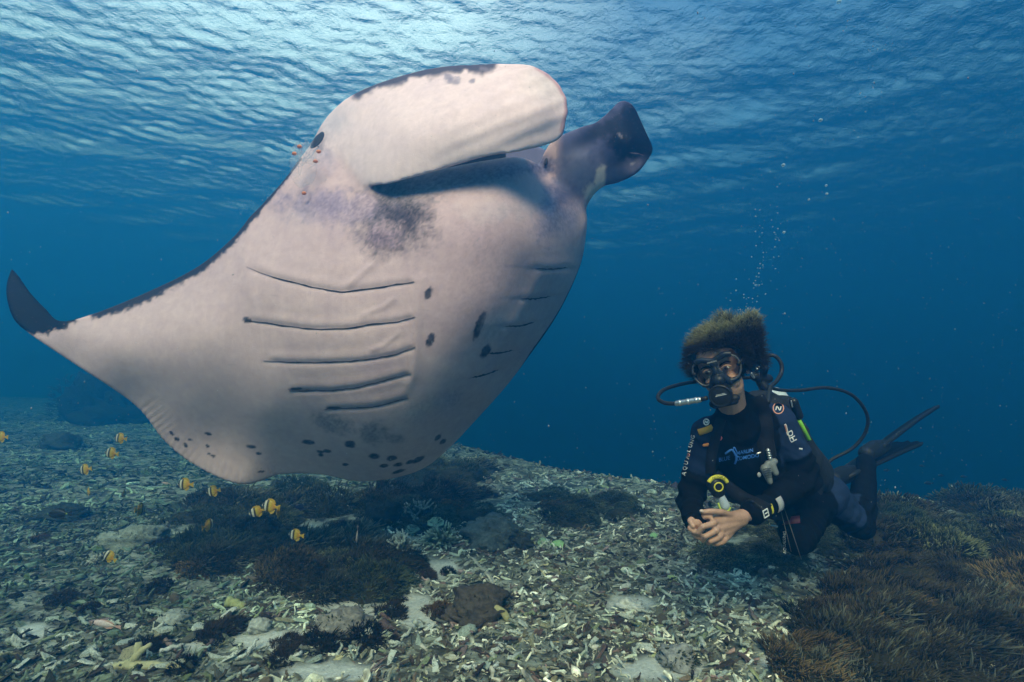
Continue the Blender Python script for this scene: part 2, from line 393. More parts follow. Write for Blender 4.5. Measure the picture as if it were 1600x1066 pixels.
    h = (.018+np.interp(a[:, 0], [0, .5, 1], [.26, .08, .006])[:, None]*np.clip(4*b[0, :, 0]*(1-b[0, :, 0]), 0, 1)[None]**.6)[..., None]*nrm*.5
    Vw = np.vstack([(G-h).reshape(-1, 3), (G+h).reshape(-1, 3)]); n1, n2 = 60, 24; I = np.arange(n1*n2).reshape(n1, n2); N = n1*n2
    f = np.stack([I[:-1, :-1], I[1:, :-1], I[1:, 1:], I[:-1, 1:]], -1).reshape(-1, 4)
    rim = np.r_[I[:-1, 0], I[-1, :-1], I[:0:-1, -1], I[0, :0:-1]]; r2 = np.roll(rim, -1)
    parts.append((Vw, [f[:, ::-1].copy(), f+N, np.stack([rim, rim+N, r2+N, r2], -1)[:, ::-1].copy()]))
    parts.append(tube_vf(circ([P(610, 660, 2.75), P(600, 690, 3.05), P(585, 640, 3.6), P(600, 560, 4.3), P(580, 600, 4.9)], 60), np.linspace(.07, .012, 60)**1.0, 10))
    me = remesh(parts, .0085, 5)
    # ---- soften the joins of the head fins, then surface relief and skin markings with painted shading
    co = mco(me); px, py, d = pix(co); E = np.empty(len(me.edges)*2, np.int32); me.edges.foreach_get('vertices', E); E = E.reshape(-1, 2)
    wt = np.maximum(np.exp(-(((px-505)/75)**2+((py-262)/75)**2)**2), np.exp(-(((px-905)/45)**2+((py-300)/50)**2)**2)); wt = wt[:, None]
    cnt = np.bincount(E.ravel(), minlength=len(co))[:, None]
    for _ in range(45):
        s = np.stack([np.bincount(E[:, 0], co[E[:, 1], a], len(co))+np.bincount(E[:, 1], co[E[:, 0], a], len(co)) for a in range(3)], -1)
        co = co+(s/np.maximum(cnt, 1)-co)*wt*.6
    setco(me, co)
    co = mco(me); no = mno(me); px, py, d = pix(co); view = co-np.array(cam.location); view /= np.linalg.norm(view, axis=1, keepdims=True)
    facing = -(no*view).sum(1); near = d < dep(np.clip(px, 0, 930), np.clip(py, 200, 760))+.12
    flapm = (d < fd(np.clip(px, 470, 886), np.clip(py, 100, 300))+.07) & (px > 455) & (px < 892) & (py < 303)
    fm = np.maximum(sstep(.0, .045, dep(np.clip(px, 0, 930), np.clip(py, 200, 760))-d), sstep(262, 225, py))*flapm; ok_soft = 1-fm
    finm = (px > 855) & (py < 345) & ~flapm & (px+ (py-326)*.0 > 868)
    Z = lambda q: [(340+.4317*x, 280+.4317*y) for x, y in q]
    slits = [Z(q) for q in ([(102,315),(180,345),(300,378),(440,405),(540,395),(640,380),(712,370)], [(100,508),(150,515),(330,538),(470,538),(560,523),(640,515),(715,497)],
        [(165,655),(260,660),(400,660),(520,653),(640,632),(715,605)], [(258,765),(310,762),(410,762),(510,750),(620,722),(700,700)], [(385,832),(450,828),(540,825),(610,812),(690,790)],
        [(1150,320),(1205,324),(1268,318)], [(1098,430),(1150,431),(1206,421)], [(1038,530),(1090,529),(1146,516)], [(975,628),(1020,627),(1072,616)], [(912,718),(960,708),(1018,688)])]
    disp = np.zeros(len(co)); ok = (near & (facing > -.1))*ok_soft
    for k, s in enumerate(slits):
        dd, sg, al = poly_dist(px, py, s); sd = dd*sg; fade = sstep(0, .1, al)*sstep(1.0, .97, al) if k < 5 else 1.0
        disp += fade*(0.0034*np.exp(-((sd+8)/8)**2)-.0045*np.exp(-((sd-2)/4)**2)+.002*np.exp(-((sd+32)/18)**2))*np.where(dd < 60, 1, 0)*(1 if k < 5 else .6)
    for s, hgt, wd in ([(668,425),(656,440),(652,485),(650,540),(645,585),(632,625)], .006, 8), ([(398,320),(388,370),(384,415),(400,500)], .004, 9), ([(593,395),(585,412),(562,432),(540,450)], .006, 5), ([(622,462),(600,480),(560,495)], .004, 4), \
            ([(628,515),(600,540),(575,548)], .004, 4), ([(845,415),(825,462),(797,508),(770,548),(738,590)], .008, 9), ([(560,300),(575,330),(595,370),(598,395)], .008, 14):
        dd, sg, al = poly_dist(px, py, s); disp += hgt*np.exp(-(dd/wd)**2)*sstep(0, .15, al)*sstep(1, .85, al)
    co = co+no*(disp*ok)[:, None]
    # folds that run across the flap and the pale frill of the hind edge
    fold = 0.0011*np.sin((px*.35+py*.9)*.28+3*fbm(px/60, py/60, 4))*sstep(640, 760, px)*flapm
    nz0 = fbm(px/40, py/40, 6, 3)
    hem, _, al = poly_dist(px, py, [(215,640),(258,692),(310,732),(378,757),(430,744)])
    fold = fold+0.0011*np.sin(al*170+5*nz0)*np.exp(-(hem/26)**2)*(px < 450)
    co = co+no*fold[:, None]; setco(me, co)
    white = np.array([.58, .42, .435]); black = np.array([.006, .006, .009])
    nz = fbm(px/14, py/14, 2, 4); nf = fbm(px/5, py/5, 9, 3); col = np.repeat(white[None], len(co), 0)
    def blend(m, c): nonlocal col; m = np.clip(m, 0, 1)[:, None]; col = col*(1-m)+np.array(c)*m
    def blot(x, y, rx, ry, c, a=1, rot=0, soft=.5, rough=.6, on=None):
        ca, sa = math.cos(R(rot)), math.sin(R(rot)); u = ((px-x)*ca+(py-y)*sa)/rx; v = (-(px-x)*sa+(py-y)*ca)/ry
        r = np.hypot(u, v)+rough*(nz-.5)+rough*.6*(nf-.5)
        blend(a*(1-sstep(1-soft, 1+soft*.4, r))*(ok if on is None else on), c)
    fw_ = (fm*.95)[:, None]; col = col*(1-fw_)+np.array([.76, .60, .615])*fw_
    grey = (.27, .225, .25); lav = (.35, .29, .37); dk = (.085, .07, .09); ink = (.035, .033, .045)
    belly = (.45, .315, .35)
    blot(760, 420, 120, 190, belly, .75, 12, .9, .3); blot(640, 620, 160, 70, belly, .5, 0, .9)  # purple-grey on the right of the belly is shading painted into the skin
    blot(612, 338, 72, 68, dk, .97, 20, .7, .55); blot(628, 330, 30, 52, (.055, .045, .065), .7, 8, .6, .7); blot(600, 372, 36, 20, (.26, .18, .24), .6, 10, .8, .9); blot(640, 300, 60, 26, grey, .7, -5, .9, .8)
    blot(515, 322, 90, 30, (.30, .23, .32), .9, 8, .7, .9); blot(470, 335, 30, 20, lav, .35, 0, .9, .8)
    blot(740, 275, 130, 17, (.20, .20, .30), .85, -8, .8, .5); blot(690, 292, 90, 22, grey, .55, -6, .9, .7)
    blot(780, 320, 80, 30, (.42, .38, .42), .5, 0, .9, .9); blot(862, 330, 26, 60, (.22, .20, .30), .75, 12, .9, .8); blot(895, 330, 18, 50, (.25, .23, .34), .7, 14, .9, .6); blot(846, 258, 24, 18, (.12, .13, .24), .9, 0, .8, .5)
    blot(875, 300, 20, 26, (.16, .16, .28), .7, 0, .8, .7)
    for x, y, rx, ry, ro in ((669,458,5,13,15),(673,530,6,14,22),(748,510,6,25,22),(758,548,6,15,35)): blot(x, y, rx, ry, ink, .95, ro, .35, .8)
    blot(772, 508, 20, 30, (.40, .35, .40), .7, 30, .5, .4)
    blot(520, 662, 38, 17, (.20, .18, .20), .75, 20, .8, .9); blot(582, 676, 22, 22, (.20, .18, .20), .75, 5, .8, .9); blot(618, 686, 14, 8, grey, .8, 0, .7); blot(650, 640, 40, 22, (.36, .31, .32), .7, -20, .9, .9); blot(705, 622, 22, 14, lav, .7, -20, .9, .8)
    for x, y, rx, ry, ro in ((481,691,11,4,4),(547,694,10,6,4),(511,705,7,3,8),(501,711,5,2.5,5),(392,698,9,3,8),(404,709,5,2.5,6),(325,678,7,2.5,15),(268,677,5,3,38),(276,686,5,3,36),(290,696,5,3,40),(297,687,4,2,20),(324,697,4,3,40),(326,709,4,2.5,20),(332,712,5,2.5,20),
            (613,716,9,5,-8),(600,728,8,3,-6),(622,726,9,3.5,-10),(540,726,6,2.5,3),(583,713,10,5,0),(654,718,12,4,-28),(684,684,8,4,-35),(692,690,8,4,-35),(622,737,12,3,-16),(408,737,6,2,-5),(385,500,8,5,15),(462,608,12,2.5,-3),(520,638,13,3,0),(500,706,6,2.5,10),(640,722,7,3,-20)):
        blot(x, y, rx*.95, ry*1.0, ink, .92, ro, .3, .5)
    blot(497, 226, 22, 34, (.20, .165, .20), .8, 10, .9, 1.2, np.maximum(near, flapm)); blot(505, 250, 30, 26, lav, .5, 10, .9, 1.0, np.maximum(near, flapm))
    for q in range(26):
        g_ = np.random.default_rng(q+50); x_, y_ = g_.uniform(430, 860), g_.uniform(310, 660); blot(x_, y_, g_.uniform(14, 46), g_.uniform(8, 26), (.50, .36, .40) if q % 3 else (.66, .48, .49), .45, g_.uniform(-40, 40), .8, 1.3)
    gr = vnoise(px/1.7, py/1.7, 31)+.6*vnoise(px/3.4, py/3.4, 33)-.8; dkm = np.clip(1-col.mean(1)/.46, 0, 1)*(col.mean(1) > .03); col = np.clip(col*(1+1.5*gr*dkm)[:, None], .004, .9)
    # black back wrapping over the leading edge
    dd, sg, al = poly_dist(px, py, [(150,489),(200,471),(240,452),(310,416),(360,375),(400,330),(440,285),(468,248)])
    blend(1-sstep(.5, 1.0, dd/(np.interp(al, [0, .25, .6, .8, 1], [13, 18, 12, 7, 5])*(.45+1.0*nf))), (.03, .028, .04)); 
    tipd = (py-np.interp(px, [0, 20, 45, 70, 95, 118, 125], [528, 524, 522, 520, 514, 503, 480]))+9*(nf-.5)*2
    blend(sstep(4, -4, tipd)*(px < 125), (.005, .006, .009))
    dd, sg, al = poly_dist(px, py, [(560,141),(600,124),(640,112),(690,104),(765,99)])
    blend(.95*(1-sstep(.4, 1.0, dd/(18*(.25+1.4*nz))))*flapm, (.04, .036, .06)); 
    for x, y, rx, ry, ro in ((712,127,13,7,-10),(736,127,6,4,-20),(700,120,8,6,0),(755,108,10,6,0)): blot(x, y, rx, ry, (.22, .19, .25), .8, ro, .6, 1.3, flapm)
    blot(520, 190, 40, 24, (.52, .47, .53), .6, -40, .9, .9, flapm | near); blot(860, 130, 50, 40, (.60, .53, .50), .5, 0, .9, .3, flapm)
    dd, sg, al = poly_dist(px, py, [(838,104),(866,124),(884,150),(886,172),(878,205)]); blend(.8*(1-sstep(2, 6, dd))*flapm, (.46, .25, .28))
    # right head fin
    f0 = finm & (d < 2.9)
    blend(f0*sstep(330, 296, py+.25*(px-900))*sstep(860, 884, px), (.095, .095, .18)); blot(905, 262, 34, 40, (.30, .29, .40), .6, 0, .9, .9, f0)
    blot(992, 212, 56, 66, (.004, .0035, .007), .99, -20, .5, .5, f0); blot(935, 205, 60, 16, (.006, .007, .016), .9, -28, .8, .5, f0); blot(975, 268, 40, 14, (.22, .19, .27), .7, -25, .9, .9, f0)
    blot(938, 280, 9, 22, (.62, .56, .52), .95, 5, .4, .8, f0); blot(925, 302, 13, 14, (.62, .56, .52), .9, 0, .5, .8, f0); blot(1001, 180, 3, 12, (.45, .38, .40), .8, -25, .5, .5, f0); blot(969, 212, 2, 6, (.2, .19, .22), .6, -40, .5, .5, f0); blot(988, 256, 4, 2.2, (.4, .35, .36), .7, -20, .5, .5, f0)
    # the back of the animal
    back = (~near & ~flapm & ~f0) | ((facing < -.12) & ~flapm & ~f0)
    back &= ~((px > 200) & (px < 450) & (py > 640) & (d < 2.62))
    blend(back*1.0, black)
    blend((facing > 0)*(d < 2.9)*(px > 790)*(px < 905)*(py > 205)*(py < 300)*~flapm*~near*1.0, (.15, .15, .25)); fl_back = flapm & (facing < -.05) & (d > fd(np.clip(px, 470, 886), np.clip(py, 100, 300))+.02); blend(fl_back*.9, (.05, .05, .08))
    setcol(me, 'skin', col)
    t = NT('manta_skin'); v = t.obj(); at = t.attr('skin')
    n1 = t.noise(26, 6, .65, v); n2 = t.noise(190, 3, .6, v); mp = t.n('Mapping', Vector=v); mp.inputs['Scale'].default_value = (60, 60, 3); n3 = t.noise(1, 4, .6, mp)
    c = t.mixc(1.0, at.outputs['Color'], t.ramp(n1, [(.3, (.90, .88, .90)), (.7, (1.06, 1.05, 1.04))]).outputs[0], 'MULTIPLY')
    c = t.mixc(1.0, c, t.ramp(n3, [(.3, .965), (.7, 1.02)]).outputs[0], 'MULTIPLY')
    sp_ = t.n('TexVoronoi', Scale=55, Vector=v, _feature='F1'); c = t.mixc(t.ramp(sp_.outputs['Distance'], [(.05, .45), (.13, 0)]).outputs[0], c, (.22, .17, .21)); sp2 = t.n('TexVoronoi', Scale=150, Vector=v, _feature='F1'); n4 = t.noise(5, 4, .65, v); c = t.mixc(t.n('Math', _operation='MULTIPLY', i0=t.ramp(sp2.outputs['Distance'], [(.10, .5), (.24, 0)]).outputs[0], i1=t.ramp(n4, [(.48, 0), (.66, 1)]).outputs[0]).outputs[0], c, (.20, .15, .18)); mp2 = t.n('Mapping', Vector=v); mp2.inputs['Scale'].default_value = (9, 3, 90); mp2.inputs['Rotation'].default_value = (0, R(22), 0); n5 = t.noise(1.0, 3, .5, mp2); c = t.mixc(t.ramp(n5, [(.70, 0), (.76, .35)]).outputs[0], c, (.36, .28, .31)); c = t.mixc(1, c, t.ramp(n4, [(.3, (.90, .89, .92)), (.7, (1.05, 1.04, 1.03))]).outputs[0], 'MULTIPLY')
    b = t.bump(n2.outputs[0], .25, .002); b = t.bump(n3.outputs[0], .09, .002, b.outputs[0]); b = t.bump(n1.outputs[0], .2, .006, b.outputs[0])
    skin = t.pbsdf(c, .6, .07, b.outputs[0])
    loc = P(560, 752, 2.55)
    root = thing('manta_ray', 'huge manta ray showing its pale spotted belly and unrolled white head fin', 'manta ray', loc)
    dark = simple('slit_dark', (.045, .034, .038), .7, .2, bump=0)
    B = bvh_of(me)
    body = link('body', rebase(me, loc), skin, root)
    for k, s in enumerate(slits):
        c_ = circ(s, 40); Vv = []; w_ = .78 if k < 5 else 1.1
        for i, (x, y) in enumerate(c_):
            f = i/39; ww = w_*(.2+.8*min(1, 5*f, 6*(1-f)))*(.35+1.3*vnoise(f*22, k*3.1, 5)); y = y+1.6*(vnoise(f*30, k*5.7, 8)-.5)
            if k in (3, 4) and f < .16: ww *= 2.0
            for yy in (y-ww+1, y+ww+1):
                h, n_ = raydown(B, float(x), float(yy)); h = h if h is not None else P(x, yy, 2.2)
                Vv.append(np.array(h)+(np.array(cam.location)-np.array(h))*.0018)
        Vv = np.array(Vv); Vb = Vv+(Vv-np.array(cam.location))*.004; n_ = len(Vv)
        I = np.arange(0, n_-2, 2); fr = np.stack([I, I+1, I+3, I+2], -1)
        sd1 = np.stack([I, I+2, I+2+n_, I+n_], -1); sd2 = np.stack([I+1, I+1+n_, I+3+n_, I+3], -1)
        link('gill_slit', rebase(mesh_np('gill_slit', np.vstack([Vv, Vb]), [fr, fr[:, ::-1]+n_, sd1, sd2]), loc), dark, root)
    # eye on the side of the head
    h, n_ = raydown(B, 497, 219)
    h = Vector(h if h is not None else P(499, 219, 2.34)); n_ = Vector(n_ if n_ is not None else (0, -1, 0)); n_ = n_ if n_.dot(cam.location-h) > 0 else -n_; t1 = n_.cross(Vector((.25, 0, 1))).normalized(); t2 = n_.cross(t1)
    V_, f_ = ell((0, 0, 0), .030, .060, .010, np.stack([t1, t2, n_], 1)); V_ = V_*1.0+np.array(h)
    V_ = V_-(np.array(cam.location)-np.array(h))*.001
    link('eye', rebase(mesh_np('eye', V_, f_), loc), simple('eye_black', (.016, .013, .016), .6, .15, bump=0), root)
    # nostril-like pore beside the far head fin
    h, n_ = raydown(B, 853, 253)
    if h is not None:
        V_, f_ = ell(h, .008, .012, .022, Matrix.Rotation(R(12), 3, 'Y')); link('pore', rebase(mesh_np('pore', V_, f_), loc), dark, root)
    return root, B
manta, manta_bvh = build_manta()
# ------------------------------------------------------------------ reef: rubble, soft corals, rocks
def gp(px, py):
    """where the line of sight through a pixel meets the seabed"""
    lo = None
    for d in np.arange(.9, 24, .04):
        p = P(px, py, d)
        if p.z < float(ground(p.x, p.y)): 
            a, b = d-.04, d
            for _ in range(10):
                m = (a+b)/2; q = P(px, py, m)
                if q.z < float(ground(q.x, q.y)): b = m
                else: a = m
            return P(px, py, b), b
    p = P(px, py, 9); return Vector((p.x, p.y, float(ground(p.x, p.y)))), 9
def lump(seed, rx, ry, rz, seg=14, amp=.3, fr=1.6):
    V_, f_ = ell((0, 0, 0), 1, 1, 1, None, seg)
    a = fbm(V_[:, 0]*fr+seed*3.1+V_[:, 2]*2.2, V_[:, 1]*fr-seed*1.7+V_[:, 2]*1.3, seed, 3)
    return V_*(1+amp*2*(a[:, None]-.5))*[rx, ry, rz], f_
def stick(seed, L=1.0, r=.13, branch=True):
    g = np.random.default_rng(seed); n = 5
    p = np.zeros((n, 3)); p[:, 0] = np.linspace(-.5, .5, n)*L; p[1:-1, 1:] += g.normal(0, .07, (n-2, 2)); p[:, 1] += .12*g.normal()*(np.linspace(-1, 1, n)**2)
    out = [tube_vf(p, r*np.linspace(1.1, .6, n)*g.uniform(.75, 1.25, n), 5)]
    if branch:
        k = g.integers(1, 4); q = np.array([p[k], p[k]+[.16, g.choice([-1, 1])*.16, .05], p[k]+[.34, g.choice([-1, 1])*.26, .08]])
        q[2, 1] = abs(q[2, 1])*np.sign(q[1, 1]-p[k, 1]+1e-6); out.append(tube_vf(q, [r*.9, r*.7, r*.45], 4))
    return out
def shard(seed):
    g = np.random.default_rng(seed); n = 7; a = np.sort(g.uniform(0, 2*math.pi, n)); r = g.uniform(.3, .55, n)
    x = np.cos(a)*r*1.5; y = np.sin(a)*r*g.uniform(.35, .75); h = g.uniform(.03, .07)
    top = np.c_[x*.86, y*.86, h+g.normal(0, .02, n)]; bot = np.c_[x, y, -h+g.normal(0, .02, n)]
    V_ = np.vstack([top, bot, [[0, 0, h*1.2]], [[0, 0, -h]]]); i = np.arange(n); j = (i+1) % n
    return [(V_, [np.stack([i, i+n, j+n, j], -1), np.r_[np.stack([i, j, np.full(n, 2*n)], -1), np.stack([j+n, i+n, np.full(n, 2*n+1)], -1)]])]
def merge(parts):
    V_ = []; T_ = []; o = 0
    for v, f in parts:
        v = np.asarray(v)
        for q in (f if isinstance(f, list) else [f]):
            q = np.asarray(q)
            if q.shape[1] == 4: T_ += [q[:, [0, 1, 2]]+o, q[:, [0, 2, 3]]+o]
            else: T_.append(q+o)
        V_.append(v); o += len(v)
    return np.vstack(V_), np.vstack(T_)
TPL = [merge(stick(s, 1, g_, b_)) for s, g_, b_ in ((1,.09,False),(2,.11,True),(3,.08,False),(4,.12,True),(5,.10,False),(6,.085,True),(7,.13,False),(8,.075,False))] \
    + [merge(shard(20+s)) for s in range(7)] + [merge([lump(40+s, .5, .36, .28, 8, .45, 1.9)]) for s in range(3)]
RUB = np.array([(.46,.49,.44),(.58,.60,.54),(.36,.41,.36),(.20,.20,.17),(.11,.085,.065),(.055,.038,.032),(.13,.085,.085),(.24,.17,.17),(.34,.31,.20),(.26,.30,.18),(.66,.67,.63),(.10,.10,.08)])
RUBW = np.array([3,3,3,2.4,2.4,2.2,1.2,.8,1,1,1.4,1.8]); RUBW /= RUBW.sum()
# dark soft-coral patches in the picture keep rubble out
PATCH = [(430, 830, 175, 62), (520, 890, 95, 50), (690, 780, 105, 48), (915, 795, 70, 22), (1190, 850, 120, 48), (330, 870, 70, 40)]
def in_patch(px, py):
    m = np.zeros(np.shape(px), bool)
    for a, b, ra, rb in PATCH: m |= ((px-a)/ra)**2+((py-b)/rb)**2 < .75
    return m | ((px > 1270) & (py > np.interp(px, [1270, 1330, 1400, 1600], [885, 850, 800, 780])) & (py-1066 < 0) & (px-1270 > (py-900)*-.1) & (px > np.interp(py, [880, 940, 1000, 1066], [1345, 1335, 1280, 1210])))
def scatter(n, y0, y1, pw):
    y = y0+(y1-y0)*rng.random(n)**pw; x = (rng.random(n)*2-1)*(1.16*y+.6); return x, y
xa, ya = scatter(54000, 1.2, 4.2, .85); xb, yb = scatter(30000, 4.0, 13.0, 1.1)
x = np.r_[xa, xb]; y = np.r_[ya, yb]; sz = np.r_[.011+.072*rng.random(len(xa))**3.6, .036+.085*rng.random(len(xb))**2.2]
z = ground(x, y); px, py, dd = pix(np.stack([x, y, z], -1))
sandm = sand_at(x, y, z); clump = fbm(x*1.7+4, y*1.7, 31, 3)
keep = (~in_patch(px, py)) & (rng.random(len(x)) > sandm*1.0*(sz < .05)+sandm*.9*(sz >= .05)) & (rng.random(len(x)) < .35+1.3*clump) & (y < drop_line(x)+1.5)
x, y, z, sz, px, py, dd, clump = [a[keep] for a in (x, y, z, sz, px, py, dd, clump)]; n = len(x)
kind = rng.choice(len(TPL), n, p=np.r_[np.full(8, .068), np.full(7, .06), np.full(3, .008)]/(8*.068+7*.06+3*.008))
yaw = np.where(rng.random(n) < .6, R(20)+rng.normal(0, .7, n), rng.random(n)*6.28); tl = rng.normal(0, .42, n); rl = rng.random(n)*6.28*(kind < 8)+rng.normal(0, .3, n)
hue = fbm(x*1.1, y*1.1, 51, 2)
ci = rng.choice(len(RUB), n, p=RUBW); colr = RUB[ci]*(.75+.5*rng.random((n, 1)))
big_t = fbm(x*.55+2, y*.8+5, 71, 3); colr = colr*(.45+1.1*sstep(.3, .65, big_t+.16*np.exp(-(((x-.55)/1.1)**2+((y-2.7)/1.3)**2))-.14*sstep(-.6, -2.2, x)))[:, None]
warm = sstep(3.0, 1.6, y)[:, None]; left = sstep(-.3, -1.8, x)[:, None]; colr = colr*(1+warm*(np.array([1.12, 1.0, .86])-1))*(1+left*(np.array([.80, 1.0, .88])-1))  # beige up close paints in light less filtered by water; greener to the left
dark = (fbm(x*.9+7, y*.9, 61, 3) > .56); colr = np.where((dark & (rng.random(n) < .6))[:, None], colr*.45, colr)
def rotm(yaw, tl, rl):
    cy_, sy_, ct, st, cr, sr = np.cos(yaw), np.sin(yaw), np.cos(tl), np.sin(tl), np.cos(rl), np.sin(rl); o = np.zeros_like(cy_); i = o+1
    Z = np.stack([np.stack([cy_, -sy_, o], -1), np.stack([sy_, cy_, o], -1), np.stack([o, o, i], -1)], -2)
    Y = np.stack([np.stack([ct, o, st], -1), np.stack([o, i, o], -1), np.stack([-st, o, ct], -1)], -2)
    X_ = np.stack([np.stack([i, o, o], -1), np.stack([o, cr, -sr], -1), np.stack([o, sr, cr], -1)], -2)
    return Z@Y@X_
RM = rotm(yaw, tl, rl); zoff = sz*.03+.012*rng.random(n)*(dd < 6)
vis = (px > 5) & (px < 1595) & (py < 1062) & (py > 600)
score = np.where(vis, sz*F/dd, -1); big = np.argsort(-score)[:300]; isbig = np.zeros(n, bool); isbig[big] = True
Vs = []; Ts = []; Cs = []; o = 0
for k, (tv, tf) in enumerate(TPL):
    s = np.where((kind == k) & ~isbig)[0]
    v = (tv[None]*sz[s][:, None, None])@np.transpose(RM[s], (0, 2, 1))+np.stack([x[s], y[s], z[s]+zoff[s]], -1)[:, None]
    Vs.append(v.reshape(-1, 3)); Ts.append((tf[None]+(np.arange(len(s))*len(tv))[:, None, None]).reshape(-1, 3)+o); o += len(s)*len(tv)
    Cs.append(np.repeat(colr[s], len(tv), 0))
def rubble_mat(name, use_attr):
    t = NT(name); v = t.obj(); nz = t.noise(55, 5, .65, v); n2 = t.noise(14, 3, .5, v)
    if use_attr: c0 = t.attr('tint').outputs['Color']
    else:
        r_ = t.n('ObjectInfo').outputs['Random']
        acc = np.cumsum(RUBW); c0 = t.ramp(r_, [(float(max(0, a)), tuple(float(q) for q in c)) for a, c in zip(np.r_[0, acc[:-1]], RUB)], 'CONSTANT').outputs[0]
    c = t.mixc(1.0, c0, t.ramp(nz, [(.3, .62), (.7, 1.25)]).outputs[0], 'MULTIPLY')
    c = t.mixc(t.ramp(n2, [(.5, 0), (.68, .75)]).outputs[0], c, (.07, .06, .045))
    return t.pbsdf(c, .9, .08, t.bump(nz.outputs[0], .6, .004))
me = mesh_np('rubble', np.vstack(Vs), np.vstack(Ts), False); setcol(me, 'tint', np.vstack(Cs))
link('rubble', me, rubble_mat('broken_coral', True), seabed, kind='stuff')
rm_ = rubble_mat('broken_coral_piece', False)
def fine_tpl(k, seed):
    g = np.random.default_rng(seed)
    if k < 8:
        m = 7; p = np.zeros((m, 3)); p[:, 0] = np.linspace(-.5, .5, m); p[1:-1, 1:] += g.normal(0, .045, (m-2, 2)); parts = [tube_vf(p, g.uniform(.07, .13)*np.linspace(1.1, .6, m)*g.uniform(.8, 1.2, m), 7)]
        if k % 2: q = np.array([p[2], p[2]+[.13, .15, .04], p[2]+[.24, .3, .09]]); parts.append(tube_vf(q, [.09, .07, .05], 6))
        return merge(parts)
    return merge(shard(90+seed) if k < 15 else [lump(seed, .5, .36, .28, 10, .5, 2.1)])
big_me = []
for k in range(len(TPL)):
    v, f = fine_tpl(k, k+3); m_ = mesh_np('rubble_piece', v, f, k < 8 or k > 14); m_.materials.append(rm_); big_me.append(m_)
for i in big:
    o_ = bpy.data.objects.new('rubble_piece', big_me[kind[i]]); C.objects.link(o_); o_.parent = seabed
    o_.matrix_local = Matrix.Translation((x[i], y[i], z[i]+zoff[i]+.004)) @ Matrix(RM[i].tolist()).to_4x4() @ Matrix.Scale(float(sz[i]), 4)

# ---- soft corals: a lumpy foot covered by many thin polyps
def strands(n, R_, H_, L, r, seed, lean=(.35, -.1), cone=.5, seg=4):
    """n thin polyps standing on a dome (R_ wide, H_ high)"""
    g = np.random.default_rng(seed); u = g.random(n); a = g.random(n)*2*math.pi; el = np.arccos(u*.98)
    nn = np.stack([np.sin(el)*np.cos(a), np.sin(el)*np.sin(a), np.cos(el)], -1)
    lum = 1+.75*(fbm(nn[:, 0]*2.6+seed, nn[:, 1]*2.6+nn[:, 2], seed, 3)-.5)*2
    base = nn*[R_, R_, H_]*lum[:, None]*.93; dr = nn*[1, 1, 1.25]+g.normal(0, .42, (n, 3)); dr /= np.linalg.norm(dr, axis=1, keepdims=True)
    tuft = fbm(base[:, 0]*9/R_*.3+5, base[:, 1]*9/R_*.3, seed+5, 2); ln = np.array([lean[0], lean[1], 0])[None]+.9*np.stack([tuft-.5, vnoise(base[:, 0]*8, base[:, 1]*8, seed+9)-.5, 0*tuft], -1)
    Lk = L*(.55+.75*g.random(n)); P_ = []
    for k in range(seg+1):
        f = k/seg; P_.append(base+(dr*f+ln*f*f*1.5)*Lk[:, None])
    P_ = np.stack(P_, 1); side = np.cross(dr, g.normal(0, 1, (n, 3))); side /= np.linalg.norm(side, axis=1, keepdims=True); s2 = np.cross(dr, side)
    rad = r*(.7+.6*g.random(n)); prof = np.array([.55, .95, 1.15, 1.0, .45])[:seg+1] if seg == 4 else np.linspace(1, .5, seg+1)
    A = [0, 2.094, 4.189]
    V_ = np.stack([P_+(rad[:, None, None]*prof[None, :, None])*(math.cos(q)*side+math.sin(q)*s2)[:, None] for q in A], 2)   # n, seg+1, 3, 3
    tip = P_[:, -1]+(P_[:, -1]-P_[:, -2])*.3
    per = (seg+1)*3; V_ = np.concatenate([V_.reshape(n, per, 3), tip[:, None]], 1); f = []
    for k in range(seg):
        for q in range(3): a_ = k*3+q; b_ = k*3+(q+1) % 3; f += [(a_, b_, b_+3), (a_, b_+3, a_+3)]
    for q in range(3): f.append((seg*3+q, seg*3+(q+1) % 3, per))
    f = np.array(f); T_ = (f[None]+(np.arange(n)*(per+1))[:, None, None]).reshape(-1, 3)
    tv = np.r_[np.repeat(np.linspace(0, 1, seg+1), 3), 1.0]; tone = np.clip(.25+.9*(tuft-.3)+.35*g.random(n), 0, 1)
    col = np.stack([np.tile(tv, n), np.repeat(tone, per+1), np.zeros(n*(per+1))], -1)
    return V_.reshape(-1, 3), T_, col
def polyp_mat(name, base, tip, var):
    t = NT(name); a = t.n('SeparateColor', Color=t.attr('grow').outputs['Color'])
    c = t.mixc(t.ramp(a.outputs[0], [(.25, 0), (.95, 1)]).outputs[0], base, t.mixc(a.outputs[1], tuple(q*.45 for q in tip), tip))
    r_ = t.n('ObjectInfo').outputs['Random']; c = t.mixc(1, c, t.ramp(r_, [(0, tuple(.45*q for q in var[0])), (.5, (.7, .7, .7)), (.8, (.8, .8, .8)), (1, tuple(1.9*q for q in var[1]))]).outputs[0], 'MULTIPLY')
    nz = t.noise(7, 3, .6, t.n('NewGeometry').outputs['Position']); c = t.mixc(1, c, t.ramp(nz, [(.35, .45), (.65, 1.25)]).outputs[0], 'MULTIPLY')
    return t.pbsdf(c, .75, .1)
M_poly = polyp_mat('soft_coral_polyps', (.024, .018, .009), (.15, .112, .06), ((.75, .85, .6), (1.25, 1.05, .8)))
M_polyg = polyp_mat('soft_coral_grey', (.050, .052, .020), (.24, .25, .15), ((.7, .85, .7), (1.1, 1.05, .9)))
M_foot = simple('soft_coral_foot', (.032, .027, .015), .9, .05, .35, 25, .4, .01)
